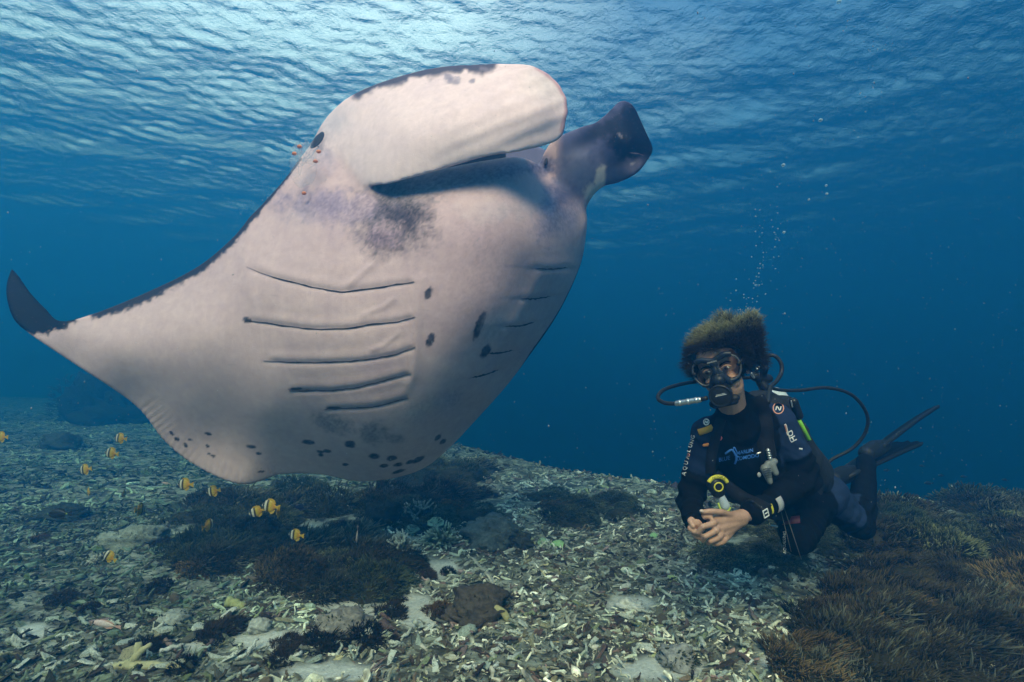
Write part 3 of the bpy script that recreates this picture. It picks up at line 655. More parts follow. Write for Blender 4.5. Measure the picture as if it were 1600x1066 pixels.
def soft_proto(seed, n, Rr, H, L, r, mat, lean):
    v, f, c = strands(n, Rr, H, L, r, seed, lean); m = mesh_np('polyps', v, f, True); setcol(m, 'grow', c); m.materials.append(mat)
    lv, lf = lump(seed, Rr*.93, Rr*.93, H*.9, 18, .45, 1.7); foot = mesh_np('foot', lv, lf); foot.materials.append(M_foot); return m, foot
M_pale = polyp_mat('soft_coral_pale', (.030, .026, .014), (.26, .245, .175), ((1.4, 1.4, 1.3), (.8, .8, .8)))
pale_p = [soft_proto(120+s, 750, .12, .08, .048, .0026, M_pale, (.25, .05)) for s in range(3)]
near_p = [soft_proto(100+s, 2200, .15, .085, .034, .0019, M_poly, (.3, .05)) for s in range(3)]
mid_p = [soft_proto(110+s, 1500, .15, .085, .025, .0020, M_polyg if s % 2 else M_poly, (.15, 0)) for s in range(4)]
def soft_coral(p, s, proto, label, group, rot=None, flat=1.0, name='soft_coral'):
    t_ = thing(name, label, 'soft coral', (p[0], p[1], float(ground(p[0], p[1]))-.015*s), group, (0, 0, random.uniform(-.5, .5) if rot is None else rot)); t_.scale = (s, s*random.uniform(.85, 1.15), s*flat)
    for nm, m in zip(('polyps', 'foot'), proto): link(nm, m, None, t_)
    return t_
G1 = 'soft corals of the dark patch under the manta ray'
def patch_label(p):
    x_, y_, d_ = pix(np.array(p))
    if y_ > 880: return 'dark olive soft coral on the front edge of the patch below the ray'
    if x_ < 350: return 'dark olive soft coral at the left end of the patch below the ray'
    if y_ < 810: return 'dark olive soft coral at the back of the patch right under the ray'
    return 'dark olive soft coral at the right end of the patch below the ray' if x_ > 510 else 'dark olive soft coral in the middle of the patch below the ray'
for k in range(64):
    a, b, ra, rb = PATCH[[0, 0, 0, 1, 1, 5, 0, 1][k % 8]]; q = random.random()**.5; an = random.uniform(0, 6.28)
    p, d = gp(a+ra*q*math.cos(an)*.95, b+rb*q*math.sin(an)*.95)
    soft_coral(p, random.uniform(.75, 1.45)*d/3.2, random.choice(mid_p if k % 5 else pale_p), patch_label(p), G1, flat=random.uniform(.7, 1.2))
for k in range(26):
    a, b, ra, rb = PATCH[2]; q = random.random()**.5; an = random.uniform(0, 6.28); p, d = gp(a+ra*q*math.cos(an), b+rb*q*math.sin(an))
    soft_coral(p, random.uniform(1.0, 1.8)*d/4, random.choice(mid_p+pale_p[:1]), 'dark bushy soft coral in the mound right of the ray tail end', 'soft corals of the mound behind the staghorn corals', flat=random.uniform(.55, .95))
for k in range(14):
    a, b, ra, rb = PATCH[3]; p, d = gp(a+random.uniform(-1, 1)*ra, b+random.uniform(-1, 1)*rb)
    soft_coral(p, random.uniform(.8, 1.5)*d/4, random.choice(mid_p), 'low dark soft coral on the rubble between ray and diver', 'soft corals between ray and diver', flat=random.uniform(.6, 1))
for k in range(26):
    a, b, ra, rb = PATCH[4]; q = random.random()**.5; an = random.uniform(0, 6.28); p, d = gp(a+ra*q*math.cos(an), b+rb*q*math.sin(an))
    soft_coral(p, random.uniform(.7, 1.2)*d/3.2, mid_p[1], 'grey green soft coral under the diver hands and knee', 'soft corals under the diver', flat=random.uniform(.45, .75))
def carpet_label(px, py, x0, nearp):
    if nearp:
        if py > 1040: return 'brown tufted soft coral at the bottom edge of the right corner carpet'
        if px-x0 < 60: return 'brown tufted soft coral where the right corner carpet meets the rubble'
        if px > 1500: return 'brown tufted soft coral of the carpet against the right picture edge'
        return 'brown tufted soft coral in the middle of the right corner carpet'
    if px-x0 < 60: return 'dark soft coral on the slope right beside the diver knee'
    return 'dark soft coral on the slope against the right picture edge' if px > 1500 else 'dark soft coral in the middle of the slope behind the diver'
for k in range(150):
    pyy = 790+285*random.random()**.8; x0 = np.interp(pyy, [790, 850, 900, 950, 1000, 1066], [1400, 1365, 1375, 1365, 1325, 1250]); pxx = x0+(1660-x0)*random.random()
    p, d = gp(pxx, pyy); nearp = d < 2.7
    soft_coral(p, random.uniform(.75, 1.25)*(1 if nearp else min(2.2, d/2.6)), random.choice((pale_p if random.random() < .34 else near_p) if nearp else (mid_p+pale_p[:1])), carpet_label(pxx, pyy, x0, nearp), 'soft corals of the brown carpet in the corner' if nearp else 'soft corals on the slope behind the diver', flat=random.uniform(.7, 1.15))
for lab, pxx, pyy, s in (('pale tipped tuft of soft coral at the left tip of the brown carpet', 1350, 1035, 1.15), ('pale tipped soft coral tuft in the very corner of the carpet', 1530, 985, 1.2), ('brown soft coral tuft on the edge of the white rubble below the diver', 1290, 975, .8)):
    p, d = gp(pxx, pyy); soft_coral(p, s, pale_p[0] if 'pale' in lab else near_p[0], lab, None, flat=1.1)
# small brown algae tufts on the rubble
M_alga = polyp_mat('brown_algae', (.018, .012, .006), (.085, .052, .022), ((.8, .8, .8), (1.2, 1.0, .8)))
tuft_m = [soft_proto(130+s, 1100, .06, .035, .017, .0012, M_alga, (.1, 0)) for s in range(2)]
ALG = ['brown algae tuft just right of the yellow forked branch', 'large brown algae tuft left of the sand patch at the bottom', 'biggest brown algae tuft, in front of the slanting grey slab', 'brown algae tuft left of the biggest tuft', 'brown algae tuft right of the biggest tuft', 'brown algae tuft on the sand left of the knobbly boulder', 'brown algae tuft at the bottom edge left of the sand patch', 'brown algae tuft beside the white lumpy stone', 'small brown algae tuft above the pale flat stone', 'brown algae tuft between forked branch and pale flat stone', 'brown algae tuft above the pale pink wrasse', 'brown algae tuft left of the pale pink wrasse', 'small brown algae tuft on the sand below the dark corals', 'brown algae tuft beside the pale sand streak above the boulder', 'small brown algae tuft right of the pale sand streak above the boulder', 'brown algae tuft touching the left side of the knobbly boulder', 'small brown algae tuft at the bottom beside the sand patch', 'brown algae tuft at the left end of the dark coral patch', 'brown algae tuft below the left end of the dark coral patch', 'brown algae tuft near the left picture edge']
for k, (pxx, pyy, s) in enumerate(((225,1015,.8),(345,990,1.1),(510,1005,1.3),(450,1010,.8),(575,1000,1.2),(610,960,.9),(285,1045,.8),(330,990,.9),(250,975,.6),(240,1010,.7),(140,955,.7),(95,940,.9),(620,940,.6),(665,900,.7),(700,895,.6),(690,960,.9),(435,1035,.7),(250,850,.8),(250,920,.9),(60,845,.8))):
    p, d = gp(pxx, pyy); soft_coral(p, s*1.25, tuft_m[k % 2], ALG[k], 'brown algae tufts on the rubble', name='algae_tuft')

# ---- rocks, stony corals, far coral head
def rock(px, py, wpx, hpx, label, col, seed, cat='rock', name='rock', deep=1.0, sink=.25, rot=0, parts=None, var=.35):
    p, d = gp(px, py); s = d/F; t_ = thing(name, label, cat, p)
    V_, f_ = lump(seed, wpx*s/2, wpx*s/2*deep, hpx*s*.62, 44, .42, 1.7)
    dr = fbm(V_[:, 0]/s*.09+seed, V_[:, 2]/s*.09+V_[:, 1]/s*.05, seed+2, 4)-.5; V_ = V_*(1+.5*dr[:, None]+.25*(fbm(V_[:, 0]/s*.3+seed, V_[:, 2]/s*.3+V_[:, 1]/s*.2, seed+4, 3)-.5)[:, None])
    m = simple(name+'_stone', col, .92, .06, .55, 45, .9, .010)
    link('stone', mesh_np('stone', V_+[0, 0, hpx*s*(.5-sink)], f_), m, t_); t_.rotation_euler.z = rot
    if wpx > 40: 
        v, f, c = strands(260, wpx*s*.47, hpx*s*.55, .012, .0022, seed+60, (.1, 0)); m2 = mesh_np('crust', v*[1, deep, 1]+[0, 0, hpx*s*(.5-sink)-.004], f); setcol(m2, 'grow', c); link('crust', m2, M_polyg, t_)
    return t_, p, d, s
rock(748, 958, 92, 48, 'brown knobbly boulder of dead coral on the rubble below the ray', (.075, .06, .05), 3, 'boulder', 'boulder')
rock(708, 970, 36, 22, 'brown stone leaning on the left of the knobbly boulder', (.08, .062, .05), 17)
rock(535, 985, 72, 36, 'slanting grey slab of dead coral on the white sand', (.22, .20, .18), 5, 'slab', 'coral_slab')
rock(768, 845, 88, 40, 'bluish grey rock right of the staghorn corals', (.10, .115, .12), 8)
rock(815, 852, 40, 22, 'small dark rock right of the bluish grey rock', (.05, .05, .05), 9)
rock(600, 818, 60, 40, 'black rock left of the staghorn corals', (.022, .024, .022), 10)
rock(205, 850, 88, 34, 'long pale slab of dead coral in the left rubble', (.24, .26, .23), 12, 'slab', 'coral_slab', .5, .3, .6)
rock(985, 950, 40, 14, 'white flat stone on the sand pocket in the middle rubble', (.55, .54, .50), 13)
rock(268, 975, 44, 18, 'pale flat stone on the left rubble', (.30, .31, .28), 14)
rock(405, 985, 34, 20, 'white lumpy stone at the edge of the sand patch', (.36, .36, .33), 15)
rock(1285, 1045, 36, 26, 'white jagged stone at the edge of the brown carpet', (.55, .52, .54), 16)
rock(1060, 1035, 60, 26, 'grey rounded stone in the near rubble', (.27, .26, .25), 18)
rock(95, 700, 46, 26, 'dark low rock left of the far coral head', (.06, .065, .055), 19)
rock(100, 810, 60, 24, 'dark flat rock in the left rubble', (.04, .045, .04), 20)
def coral_head():
    p, d = gp(138, 660); s = d/F*.8; t_ = thing('far_coral', 'far dark coral head standing up on the left reef', 'coral head', p)
    m = simple('coral_head_stone', (.026, .030, .026), .95, .03, .4, 5, .9, .05)
    for k, (dx, dz, wx, hz) in enumerate(((-12, 40, 34, 46), (18, 12, 62, 32), (26, 30, 26, 34), (-42, 6, 34, 22), (52, 4, 40, 22), (-8, 66, 26, 22), (34, 44, 15, 18))):
        V_, f_ = lump(30+k, wx*s, wx*s*.9, hz*s, 26, .55, 1.9); dr = fbm(V_[:, 0]/s*.12+k, V_[:, 2]/s*.12+V_[:, 1]/s*.1, 5+k, 3)-.5
        link('coral_lobe', mesh_np('coral_lobe', V_*(1+.4*dr[:, None])+[dx*s, .1*k, dz*s], f_), m, t_)
    v, f, c = strands(700, 40*s, 70*s, .12, .008, 77, (.1, 0)); me_ = mesh_np('fringe', v+[-8*s, 0, 10*s], f); setcol(me_, 'grow', c); link('fringe', me_, M_polyg, t_)
coral_head()
def staghorn(px, py, wpx, label, seed, n=60, col=(.16, .15, .11), tipc=(.55, .56, .50)):
    p, d = gp(px, py); s = d/F; Rr = wpx*s/2; t_ = thing('staghorn_coral', label, 'coral', p); g = np.random.default_rng(seed); br = []; cl = []
    for k in range(n):
        a = g.random()*6.28; el = math.acos(g.random()*.95+.05); dv = np.array([math.sin(el)*math.cos(a), math.sin(el)*math.sin(a), math.cos(el)*.95]); b0 = dv*Rr*.2
        e = dv*Rr*g.uniform(.8, 1.1); mid = (b0+e)/2+g.normal(0, Rr*.06, 3); v, f = tube_vf(circ([b0, mid, e], 5), np.array([.09, .085, .075, .065, .045])*Rr, 6); br.append((v, f)); tt = np.linalg.norm(v, axis=1)/Rr; cl.append(tt)
        for q in range(2):
            m0 = b0+(e-b0)*g.uniform(.55, .8); e2 = m0+(dv+g.normal(0, .6, 3))*Rr*.24; v, f = tube_vf(np.array([m0, (m0+e2)/2, e2]), np.array([.06, .055, .035])*Rr, 5); br.append((v, f)); cl.append(np.linalg.norm(v, axis=1)/Rr)
    v, f = merge(br); me_ = mesh_np('branches', v, f); tt = sstep(.72, 1.05, np.concatenate(cl))[:, None]; setcol(me_, 'tint', np.array(col)*(1-tt)+np.array(tipc)*tt)
    link('branches', me_, rubble_mat('staghorn', True), t_)
    lv, lf = lump(seed, Rr*.6, Rr*.6, Rr*.4, 14, .3); link('base', mesh_np('base', lv, lf), M_foot, t_)
staghorn(625, 868, 62, 'white tipped staghorn coral in front of the dark soft corals', 1, 70)
staghorn(690, 850, 58, 'green tinged staghorn coral right of the white tipped one', 2, 60, (.09, .12, .07), (.38, .45, .36))
staghorn(655, 815, 62, 'dark staghorn coral behind the white tipped one', 3, 60, (.06, .065, .055), (.30, .32, .30))
staghorn(155, 880, 28, 'small pale staghorn coral beside the yellow fish on the left rubble', 4, 40)
staghorn(545, 800, 24, 'tiny pale staghorn coral at the back of the dark patch', 5, 40)
def branched(px, py, label, col, pts, rad, name='branched_coral'):
    p, d = gp(px, py); s = d/F; t_ = thing(name, label, 'coral', p); parts = []
    for q, (r0, r1) in zip(pts, rad):
        c_ = circ([(a*s, b*s, c*s) for a, b, c in q], 9); parts.append(tube_vf(c_, np.linspace(r0, r1, 9)*s*(1+.15*np.sin(np.arange(9)*2.1)), 9))
    v, f = merge(parts); link('branches', mesh_np('branches', v, f), simple(name+'_skin', col, .85, .1, .3, 60, .5, .004), t_); return t_
branched(208, 1042, 'yellow white forked branch of dead coral in the left near rubble', (.40, .37, .22), [[(-8, 0, 2), (4, 0, 16), (2, 6, 34)], [(4, 0, 16), (14, 2, 26), (24, 4, 32)], [(-10, 0, 3), (20, -4, 4), (52, -8, 6), (80, -6, 2)], [(-10, 0, 3), (-24, -2, 2), (-30, 0, 0)]], [(7, 5), (6, 3), (8, 4), (7, 5)])
branched(775, 968, 'yellow bent coral branch at the foot of the knobbly boulder', (.38, .34, .17), [[(-16, 0, 0), (-4, -4, 16), (10, -4, 14), (20, -6, 0)]], [(7, 5)])
branched(368, 948, 'greenish yellow stub of coral left of the sand patch', (.33, .34, .16), [[(-14, 0, 8), (0, 0, 4), (16, -4, 0)]], [(8, 6)])
branched(1325, 940, 'pale yellow coral twig at the edge of the brown carpet', (.42, .42, .24), [[(-14, 0, 6), (0, 0, 4), (12, -4, 8)], [(0, 0, 4), (8, 0, 14)]], [(5, 3), (4, 2)])
def plate(px, py, wpx, hpx, label, col, seed, lift=10, tilt=.5):
    p, d = gp(px, py+lift); s = d/F; t_ = thing('coral_plate', label, 'coral plate', p); a = np.linspace(0, 2*math.pi, 26, endpoint=False); g = np.random.default_rng(seed)
    r_ = 1+.12*np.sin(3*a+g.random()*6)+.08*np.sin(7*a+g.random()*6); rings = []; 
    for k, q in enumerate((.05, .4, .75, 1.0)): rings.append(np.c_[np.cos(a)*r_*q*wpx*s/2, np.sin(a)*r_*q*wpx*s*.35, lift*s+.25*hpx*s*q*q+np.sin(a)*q*hpx*s*tilt])
    top = np.vstack(rings); bot = top-[0, 0, .006]; I = np.arange(104).reshape(4, 26); J = np.roll(I, -1, 1); f = np.stack([I[:-1], I[1:], J[1:], J[:-1]], -1).reshape(-1, 4); N = 104
    side = np.stack([I[3], I[3]+N, J[3]+N, J[3]], -1); cp_ = np.stack([I[0], J[0]], -1)
    V_ = np.vstack([top, bot, top[:26].mean(0)[None], bot[:26].mean(0)[None]]); caps = np.r_[np.c_[I[0], J[0], np.full(26, 208)], np.c_[J[0]+N, I[0]+N, np.full(26, 209)]]
    m = simple('coral_plate_skin', col, .8, .1, .25, 40, .3, .003); link('plate', mesh_np('plate', V_, [f, f[:, ::-1]+N, side, caps]), m, t_)
    v, f = tube_vf(np.array([[0, 0, -.01], [0, 0, lift*s*.6], [0, 0, lift*s+.002]]), np.array([5, 4, 5])*s, 8); link('stalk', mesh_np('stalk', v, f), m, t_)
plate(681, 818, 26, 10, 'small pale green coral plate standing above the staghorn corals', (.26, .36, .27), 1, 12)
plate(643, 829, 22, 9, 'small grey green coral plate left of the pale green plate', (.18, .26, .22), 2, 8)
plate(578, 858, 16, 8, 'bright green leaf of coral left of the white tipped staghorn', (.16, .36, .14), 3, 4)
plate(634, 907, 18, 6, 'bright green leaf of coral lying on the white sand', (.22, .48, .22), 4, 2)
plate(872, 852, 20, 8, 'bright green flat coral piece on the middle rubble', (.28, .46, .22), 5, 2)
plate(848, 848, 16, 8, 'pale green flat coral piece left of the bright green one', (.28, .40, .26), 6, 2)
plate(1022, 838, 12, 6, 'green coral flake left of the diver clasped hands', (.24, .42, .22), 7, 2)
plate(1050, 905, 16, 6, 'yellow green coral flake on the rubble below the diver hands', (.34, .42, .2), 8, 2)
# ------------------------------------------------------------------ diver
Xc, Uc, Bc = np.array([1., 0, 0]), np.array([0, -sp, cp]), np.array([0, -cp, -sp])
def pp(x, y, d): return np.array(P(x, y, d))
J = dict(neck=pp(1146,645,1.90), shR=pp(1110,680,1.93), shL=pp(1212,658,1.99), elR=pp(1077,782,1.94), wrR=pp(1086,815,1.73), elL=pp(1262,748,1.96), wrL=pp(1170,805,1.79),
         chest=pp(1160,702,2.0), belly=pp(1205,755,2.12), hip=pp(1255,790,2.26), hiR=pp(1243,797,2.2), hiL=pp(1286,772,2.32), knR=pp(1247,843,2.0), anR=pp(1302,752,2.42), knL=pp(1343,822,2.36), anL=pp(1354,716,2.55))
def body_parts(e=0.0, suit=False):
    o = []
    o += [bone(J['chest'], J['belly'], .118+e, .105+e), bone(J['belly'], J['hip'], .105+e, .115+e), bone(J['shR'], J['shL'], .066+e, .066+e), bone(J['hiR'], J['hiL'], .095+e, .095+e),
          bone((J['shR']+J['chest'])/2, J['belly'], .085+e, .09+e), bone((J['shL']+J['chest'])/2, J['belly'], .085+e, .09+e)]
    o += chain([J['shR'], J['elR']], [.058+e, .043+e]) + chain([J['shL'], J['elL']], [.064+e, .047+e])
    fR = J['elR']+(J['wrR']-J['elR'])*(.93 if suit else 1.0); fL = J['elL']+(J['wrL']-J['elL'])*(.95 if suit else 1.0)
    o += [bone(J['elR'], fR, .043+e, .029+e), bone(J['elL'], fL, .047+e, .029+e)]
    o += [bone(J['hiR'], J['knR'], .084+e, .056+e), bone(J['hiL'], J['knL'], .084+e, .056+e)]
    for kn, an in (('knR', 'anR'), ('knL', 'anL')):
        a, b = J[kn], J[an]; m = a+(b-a)*.35; en = a+(b-a)*(.93 if suit else 1.05)
        o += [bone(a, m, .053+e, .052+e), bone(m, en, .052+e, .034+e)]
    o.append(bone(J['neck']-(J['neck']-J['chest'])*.3, J['neck'], .085+e, .060+e)); o.append(bone(J['neck'], pp(1153,634,1.93), .058+e, .056+e)); o.append(bone(pp(1118,670,1.90), pp(1164,636,1.92), .046+e, .046+e))
    return o
# head frame: x to the picture's right, y out of the face, z up through the crown
rl_, yw_ = R(19), R(30)
hz = -math.sin(rl_)*Xc+math.cos(rl_)*Uc; hx0 = math.cos(rl_)*Xc+math.sin(rl_)*Uc; hy0 = Bc+.0*Uc; hy0 /= np.linalg.norm(hy0)
hy = math.cos(yw_)*hy0-math.sin(yw_)*hx0; hx = np.cross(hy, hz); hx /= np.linalg.norm(hx); hz = np.cross(hx, hy)
hx = -hx if hx[0] < 0 else hx; MH = np.stack([hx, hy, hz], 1); mask_c = pp(1119, 582, 1.72); HO = mask_c-MH@np.array([0, .105, .018])
def H(v): return np.asarray(v, float)@MH.T+HO
def hell(c, rx, ry, rz, seg=20): return ell(H(c), rx, ry, rz, MH, seg)
def build_diver():
    loc = Vector(J['knR'])-Vector((0, 0, .07))
    root = thing('person', 'scuba diver with a big afro in navy and black wetsuit, hands clasped', 'person', loc)
    parts = body_parts(-.008)
    # head
    parts += [hell((0, -.02, .035), .076, .094, .095), hell((0, .018, -.045), .060, .066, .062), hell((0, .052, -.088), .030, .026, .026), hell((.034, .056, -.030), .024, .022, .03), hell((-.034, .056, -.030), .024, .022, .03),
              hell((0, .066, .050), .052, .016, .016), hell((0, .088, -.012), .013, .016, .020), hell((0, .080, .010), .010, .014, .028), hell((0, .078, -.052), .028, .012, .012),
              hell((.079, -.008, -.004), .010, .020, .032), hell((-.079, -.008, -.004), .010, .020, .032)]
    parts.append(bone(H((0, -.02, -.06)), J['neck'], .052, .048))
    # hands
    def finger(pts, r0, r1): return chain([pp(*q) for q in pts], np.linspace(r0, r1, len(pts)), 10, 3)
    # left hand, back of the hand towards the camera, knuckles forward and fingers folded over the right hand
    parts += [bone(pp(1160,807,1.775), pp(1118,815,1.722), .025, .019), bone(pp(1158,812,1.775), pp(1122,826,1.715), .024, .017), bone(pp(1152,817,1.768), pp(1127,835,1.718), .021, .015), bone(pp(1148,820,1.764), pp(1133,841,1.725), .017, .013)]
    for q in ([(1118,815,1.708),(1112,819,1.692),(1098,823,1.678),(1091,832,1.690),(1095,838,1.708)], [(1121,826,1.702),(1114,832,1.688),(1102,838,1.680),(1098,845,1.698)],
              [(1127,835,1.706),(1120,842,1.694),(1110,846,1.690),(1107,849,1.708)], [(1134,841,1.716),(1128,847,1.706),(1119,850,1.706),(1116,850,1.722)]):
        parts += finger(q, .0108, .0078)
    for x_, y_, d_ in ((1115,817,1.694),(1118,829,1.690),(1124,838,1.696),(1131,844,1.708)): parts.append(ell(pp(x_, y_, d_), .0118, .0118, .0118, None, 14))
    parts += finger([(1146,806,1.75),(1127,800,1.715),(1110,799,1.704),(1097,800,1.708)], .0115, .0080)
    # right hand, a loose fist behind the left one
    parts.append(bone(pp(1092,814,1.738), pp(1110,813,1.742), .021, .018))
    parts += [bone(J['wrR'], pp(1092,818,1.735), .027, .027), bone(pp(1086,812,1.738), pp(1090,824,1.734), .024, .023)]
    for q in ([(1084,808,1.725),(1078,814,1.712),(1083,822,1.700)], [(1082,818,1.722),(1078,826,1.710),(1086,832,1.700)], [(1086,828,1.725),(1084,835,1.714),(1092,840,1.705)]):
        parts += finger(q, .0102, .0085)
    parts += finger([(1098,812,1.728),(1100,807,1.716),(1110,808,1.708)], .0105, .0085)
    me = remesh(parts, .0034, 2)
    t = NT('skin'); v = t.obj(); n1 = t.noise(60, 5, .6, v); n2 = t.noise(14, 3, .5, v)
    c = t.mixc(1, t.ramp(n2, [(.3, (.38, .21, .145)), (.7, (.50, .29, .21))]).outputs[0], t.ramp(n1, [(.3, .88), (.7, 1.1)]).outputs[0], 'MULTIPLY')
    skin = t.pbsdf(c, .5, .3, t.bump(n1.outputs[0], .25, .003)); 
    sk = skin.node_tree.nodes['Principled BSDF']; sk.inputs['Subsurface Weight'].default_value = .08; sk.inputs['Subsurface Radius'].default_value = (.01, .004, .002)
    link('body', rebase(me, loc), skin, root)
    nail = simple('finger_nail', (.55, .40, .34), .3, .5, .05, bump=0)
    v, f = ell(pp(1096.5, 798.6, 1.701), .0075, .005, .0055); link('fingernail', rebase(mesh_np('fingernail', v, f), loc), nail, root)
    # wetsuit
    ws = remesh(body_parts(.007, True), .0055, 5); co = mco(ws); px, py, d = pix(co)
    no = mno(ws); cr = fbm(co[:, 0]*9+co[:, 2]*16, co[:, 1]*9-co[:, 2]*7, 15, 3)-.5; co2 = co.copy()
    for a, b, k in (('shL', 'elL', 1), ('elL', 'wrL', 1.4), ('shR', 'elR', 1), ('hiL', 'knL', 1.2), ('elR', 'wrR', 1.2), ('hiR', 'knR', .8)):
        A_, B_ = J[a], J[b]; u = (B_-A_)/np.linalg.norm(B_-A_); s = (co-A_)@u; dist = np.linalg.norm(co-A_-s[:, None]*u, axis=1); L = np.linalg.norm(B_-A_)
        wgt = np.exp(-((s-L*.93)/(.11))**2)*(dist < .12)*(s > -.05)*(s < L+.06); co2 += no*(wgt*k*.0042*np.sin(s*120+9*fbm(co[:, 0]*12, co[:, 2]*12, 3)))[:, None]
    setco(ws, co2+no*(cr*.015)[:, None])
    def near_bone(a, b, r, t0, t1):
        A_, B_ = J[a], J[b]; u = B_-A_; tt = ((co-A_)@u)/(u@u); dist = np.linalg.norm(co-A_-np.clip(tt, 0, 1)[:, None]*u, axis=1); return (dist < r) & (tt > t0) & (tt < t1)
    col = np.repeat(np.array([[.0045, .005, .0065]]), len(co), 0); navy = np.array([.016, .026, .062])
    m = near_bone('shL', 'elL', .083, -.6, .60) & (px > 1185); col[m] = navy
    m = near_bone('shR', 'elR', .083, -.3, .56) & (px < 1112); col[m] = navy*.75
    m = near_bone('hiL', 'knL', .13, -.3, .78) & (py < 800+(px-1290)*.45); col[m] = navy*1.1
    setcol(ws, 'tint', col)
    t = NT('neoprene'); v = t.obj(); n1 = t.noise(220, 3, .6, v); n2 = t.noise(12, 4, .6, v)
    c = t.mixc(1, t.attr('tint').outputs['Color'], t.ramp(n2, [(.3, .75), (.7, 1.3)]).outputs[0], 'MULTIPLY')
    neo = t.pbsdf(c, .85, .03, t.bump(n1.outputs[0], .35, .002))
    SB = bvh_of(ws); suit = link('wetsuit', rebase(ws, loc), neo, root)
    # hair: dark core and thousands of frizzy strands, top light painted on crown ends
    cv, cf = lump(5, .100, .102, .090, 40, .12, 2.2); ctr = np.array([.020, -.034, .050])
    cv = cv+ctr; g = np.random.default_rng(4)
    def face_cut(v):
        fr = (np.abs(v[:, 0]) < .062) & (v[:, 1] > -.005) & (v[:, 2] < .088); return fr
    hm = np.array(cv); lim = .020+.090*sstep(.074, .088, hm[:, 2]); hm[:, 1] = np.minimum(hm[:, 1], lim)
    hairm = NT('hair'); a = hairm.n('SeparateColor', Color=hairm.attr('grow').outputs['Color'])
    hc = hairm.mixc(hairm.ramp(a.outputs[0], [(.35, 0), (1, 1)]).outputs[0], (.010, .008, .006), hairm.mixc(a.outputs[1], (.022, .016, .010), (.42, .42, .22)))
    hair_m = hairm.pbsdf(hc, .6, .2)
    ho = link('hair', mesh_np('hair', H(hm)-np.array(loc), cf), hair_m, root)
    v, f, c = strands(20000, .101, .106, .032, .00052, 33, (0, 0))
    nst = 20000; per = len(v)//nst; v = v.reshape(nst, per, 3); c = c.reshape(nst, per, 3); f = f.reshape(nst, -1, 3)
    # use the dome for all directions: lower ones reach round the back and sides
    flip = g.random(nst) < .42; v[flip, :, 2] *= -.85
    tipz = v[:, -1, 2]; c[:, :, 1] = (np.clip((tipz-.066)/.045, 0, 1)*(.6+.4*g.random(nst)))[:, None]  # crown strands lightened as if lit from above, put into the colour
    v = v*np.array([1.03, .95, 1.0])+ctr+np.array([.022, 0, .004])*np.clip(v[:, :, 2:3]/.1, 0, 1); tip = v[:, -1]
    rootp = v[:, 0]
    ok = ~(((rootp[:, 1] > -.005) & (rootp[:, 2] < .084) & (np.abs(rootp[:, 0]) < .070)) | ((np.abs(tip[:, 0]) < .070) & (tip[:, 1] > -.01) & (tip[:, 2] < .078)) | ((tip[:, 1] > .028) & (tip[:, 2] < .070) & (np.abs(tip[:, 0]) < .085)) | (tip[:, 2] < -.075) | ((tip[:, 2] < -.03) & (tip[:, 0] > .05) & (tip[:, 1] > -.04)))
    wob = g.normal(0, .0035, v.shape)*np.linspace(0, 1, per)[None, :, None]; v = v+wob[:, (np.arange(per)//3)*3 % per]*1.0
    ok &= ~((np.abs(v[..., 0]) < .060) & (v[..., 1] > -.005) & (v[..., 2] < .078)).any(1)
    v = v[ok]; c = c[ok]; k = len(v); f = (f[:1]+(np.arange(k)*per)[:, None, None]).reshape(-1, 3)
    sm = mesh_np('hair_strands', H(v.reshape(-1, 3))-np.array(loc), f); setcol(sm, 'grow', c.reshape(-1, 3)); setcol(ho.data, 'grow', np.zeros((len(ho.data.vertices), 3)))
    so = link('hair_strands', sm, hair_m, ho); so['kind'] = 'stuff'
    # eyes
    white = simple('eye_white', (.62, .58, .55), .25, .5, .03, bump=0); iris = simple('iris_brown', (.03, .016, .010), .15, .6, .05, bump=0); lid = skin
    for s in (-1, 1):
        ec = np.array([s*.0315, .076, .021]); v, f = hell(ec, .0115, .0105, .0064, 18); eo = link('eye', rebase(mesh_np('eye', v, f), loc), white, root)
        v, f = hell(ec+[s*.0-.001, .0095, -.0005], .0066, .003, .0058, 14); link('iris', rebase(mesh_np('iris', v, f), loc), iris, eo)
        # lids and brow
        c_ = [H(ec+[x_, .0085-abs(x_)*.28, .0085-34*x_*x_]) for x_ in np.linspace(-.016, .016, 9)]; v, f = tube_vf(np.array(c_), .0028, 7); link('eyelid', rebase(mesh_np('eyelid', v, f), loc), lid, eo)
        c_ = [H(ec+[x_, .004-abs(x_)*.2, .019-20*x_*x_+s*x_*.1]) for x_ in np.linspace(-.018, .018, 9)]; v, f = tube_vf(np.array(c_), .0026, 7); link('eyebrow', rebase(mesh_np('eyebrow', v, f), loc), hair_m if False else simple('brow', (.012, .009, .007), .8, .1, bump=0), root)
    return root, SB, loc, suit
diver, SB, DLOC, suit = build_diver()

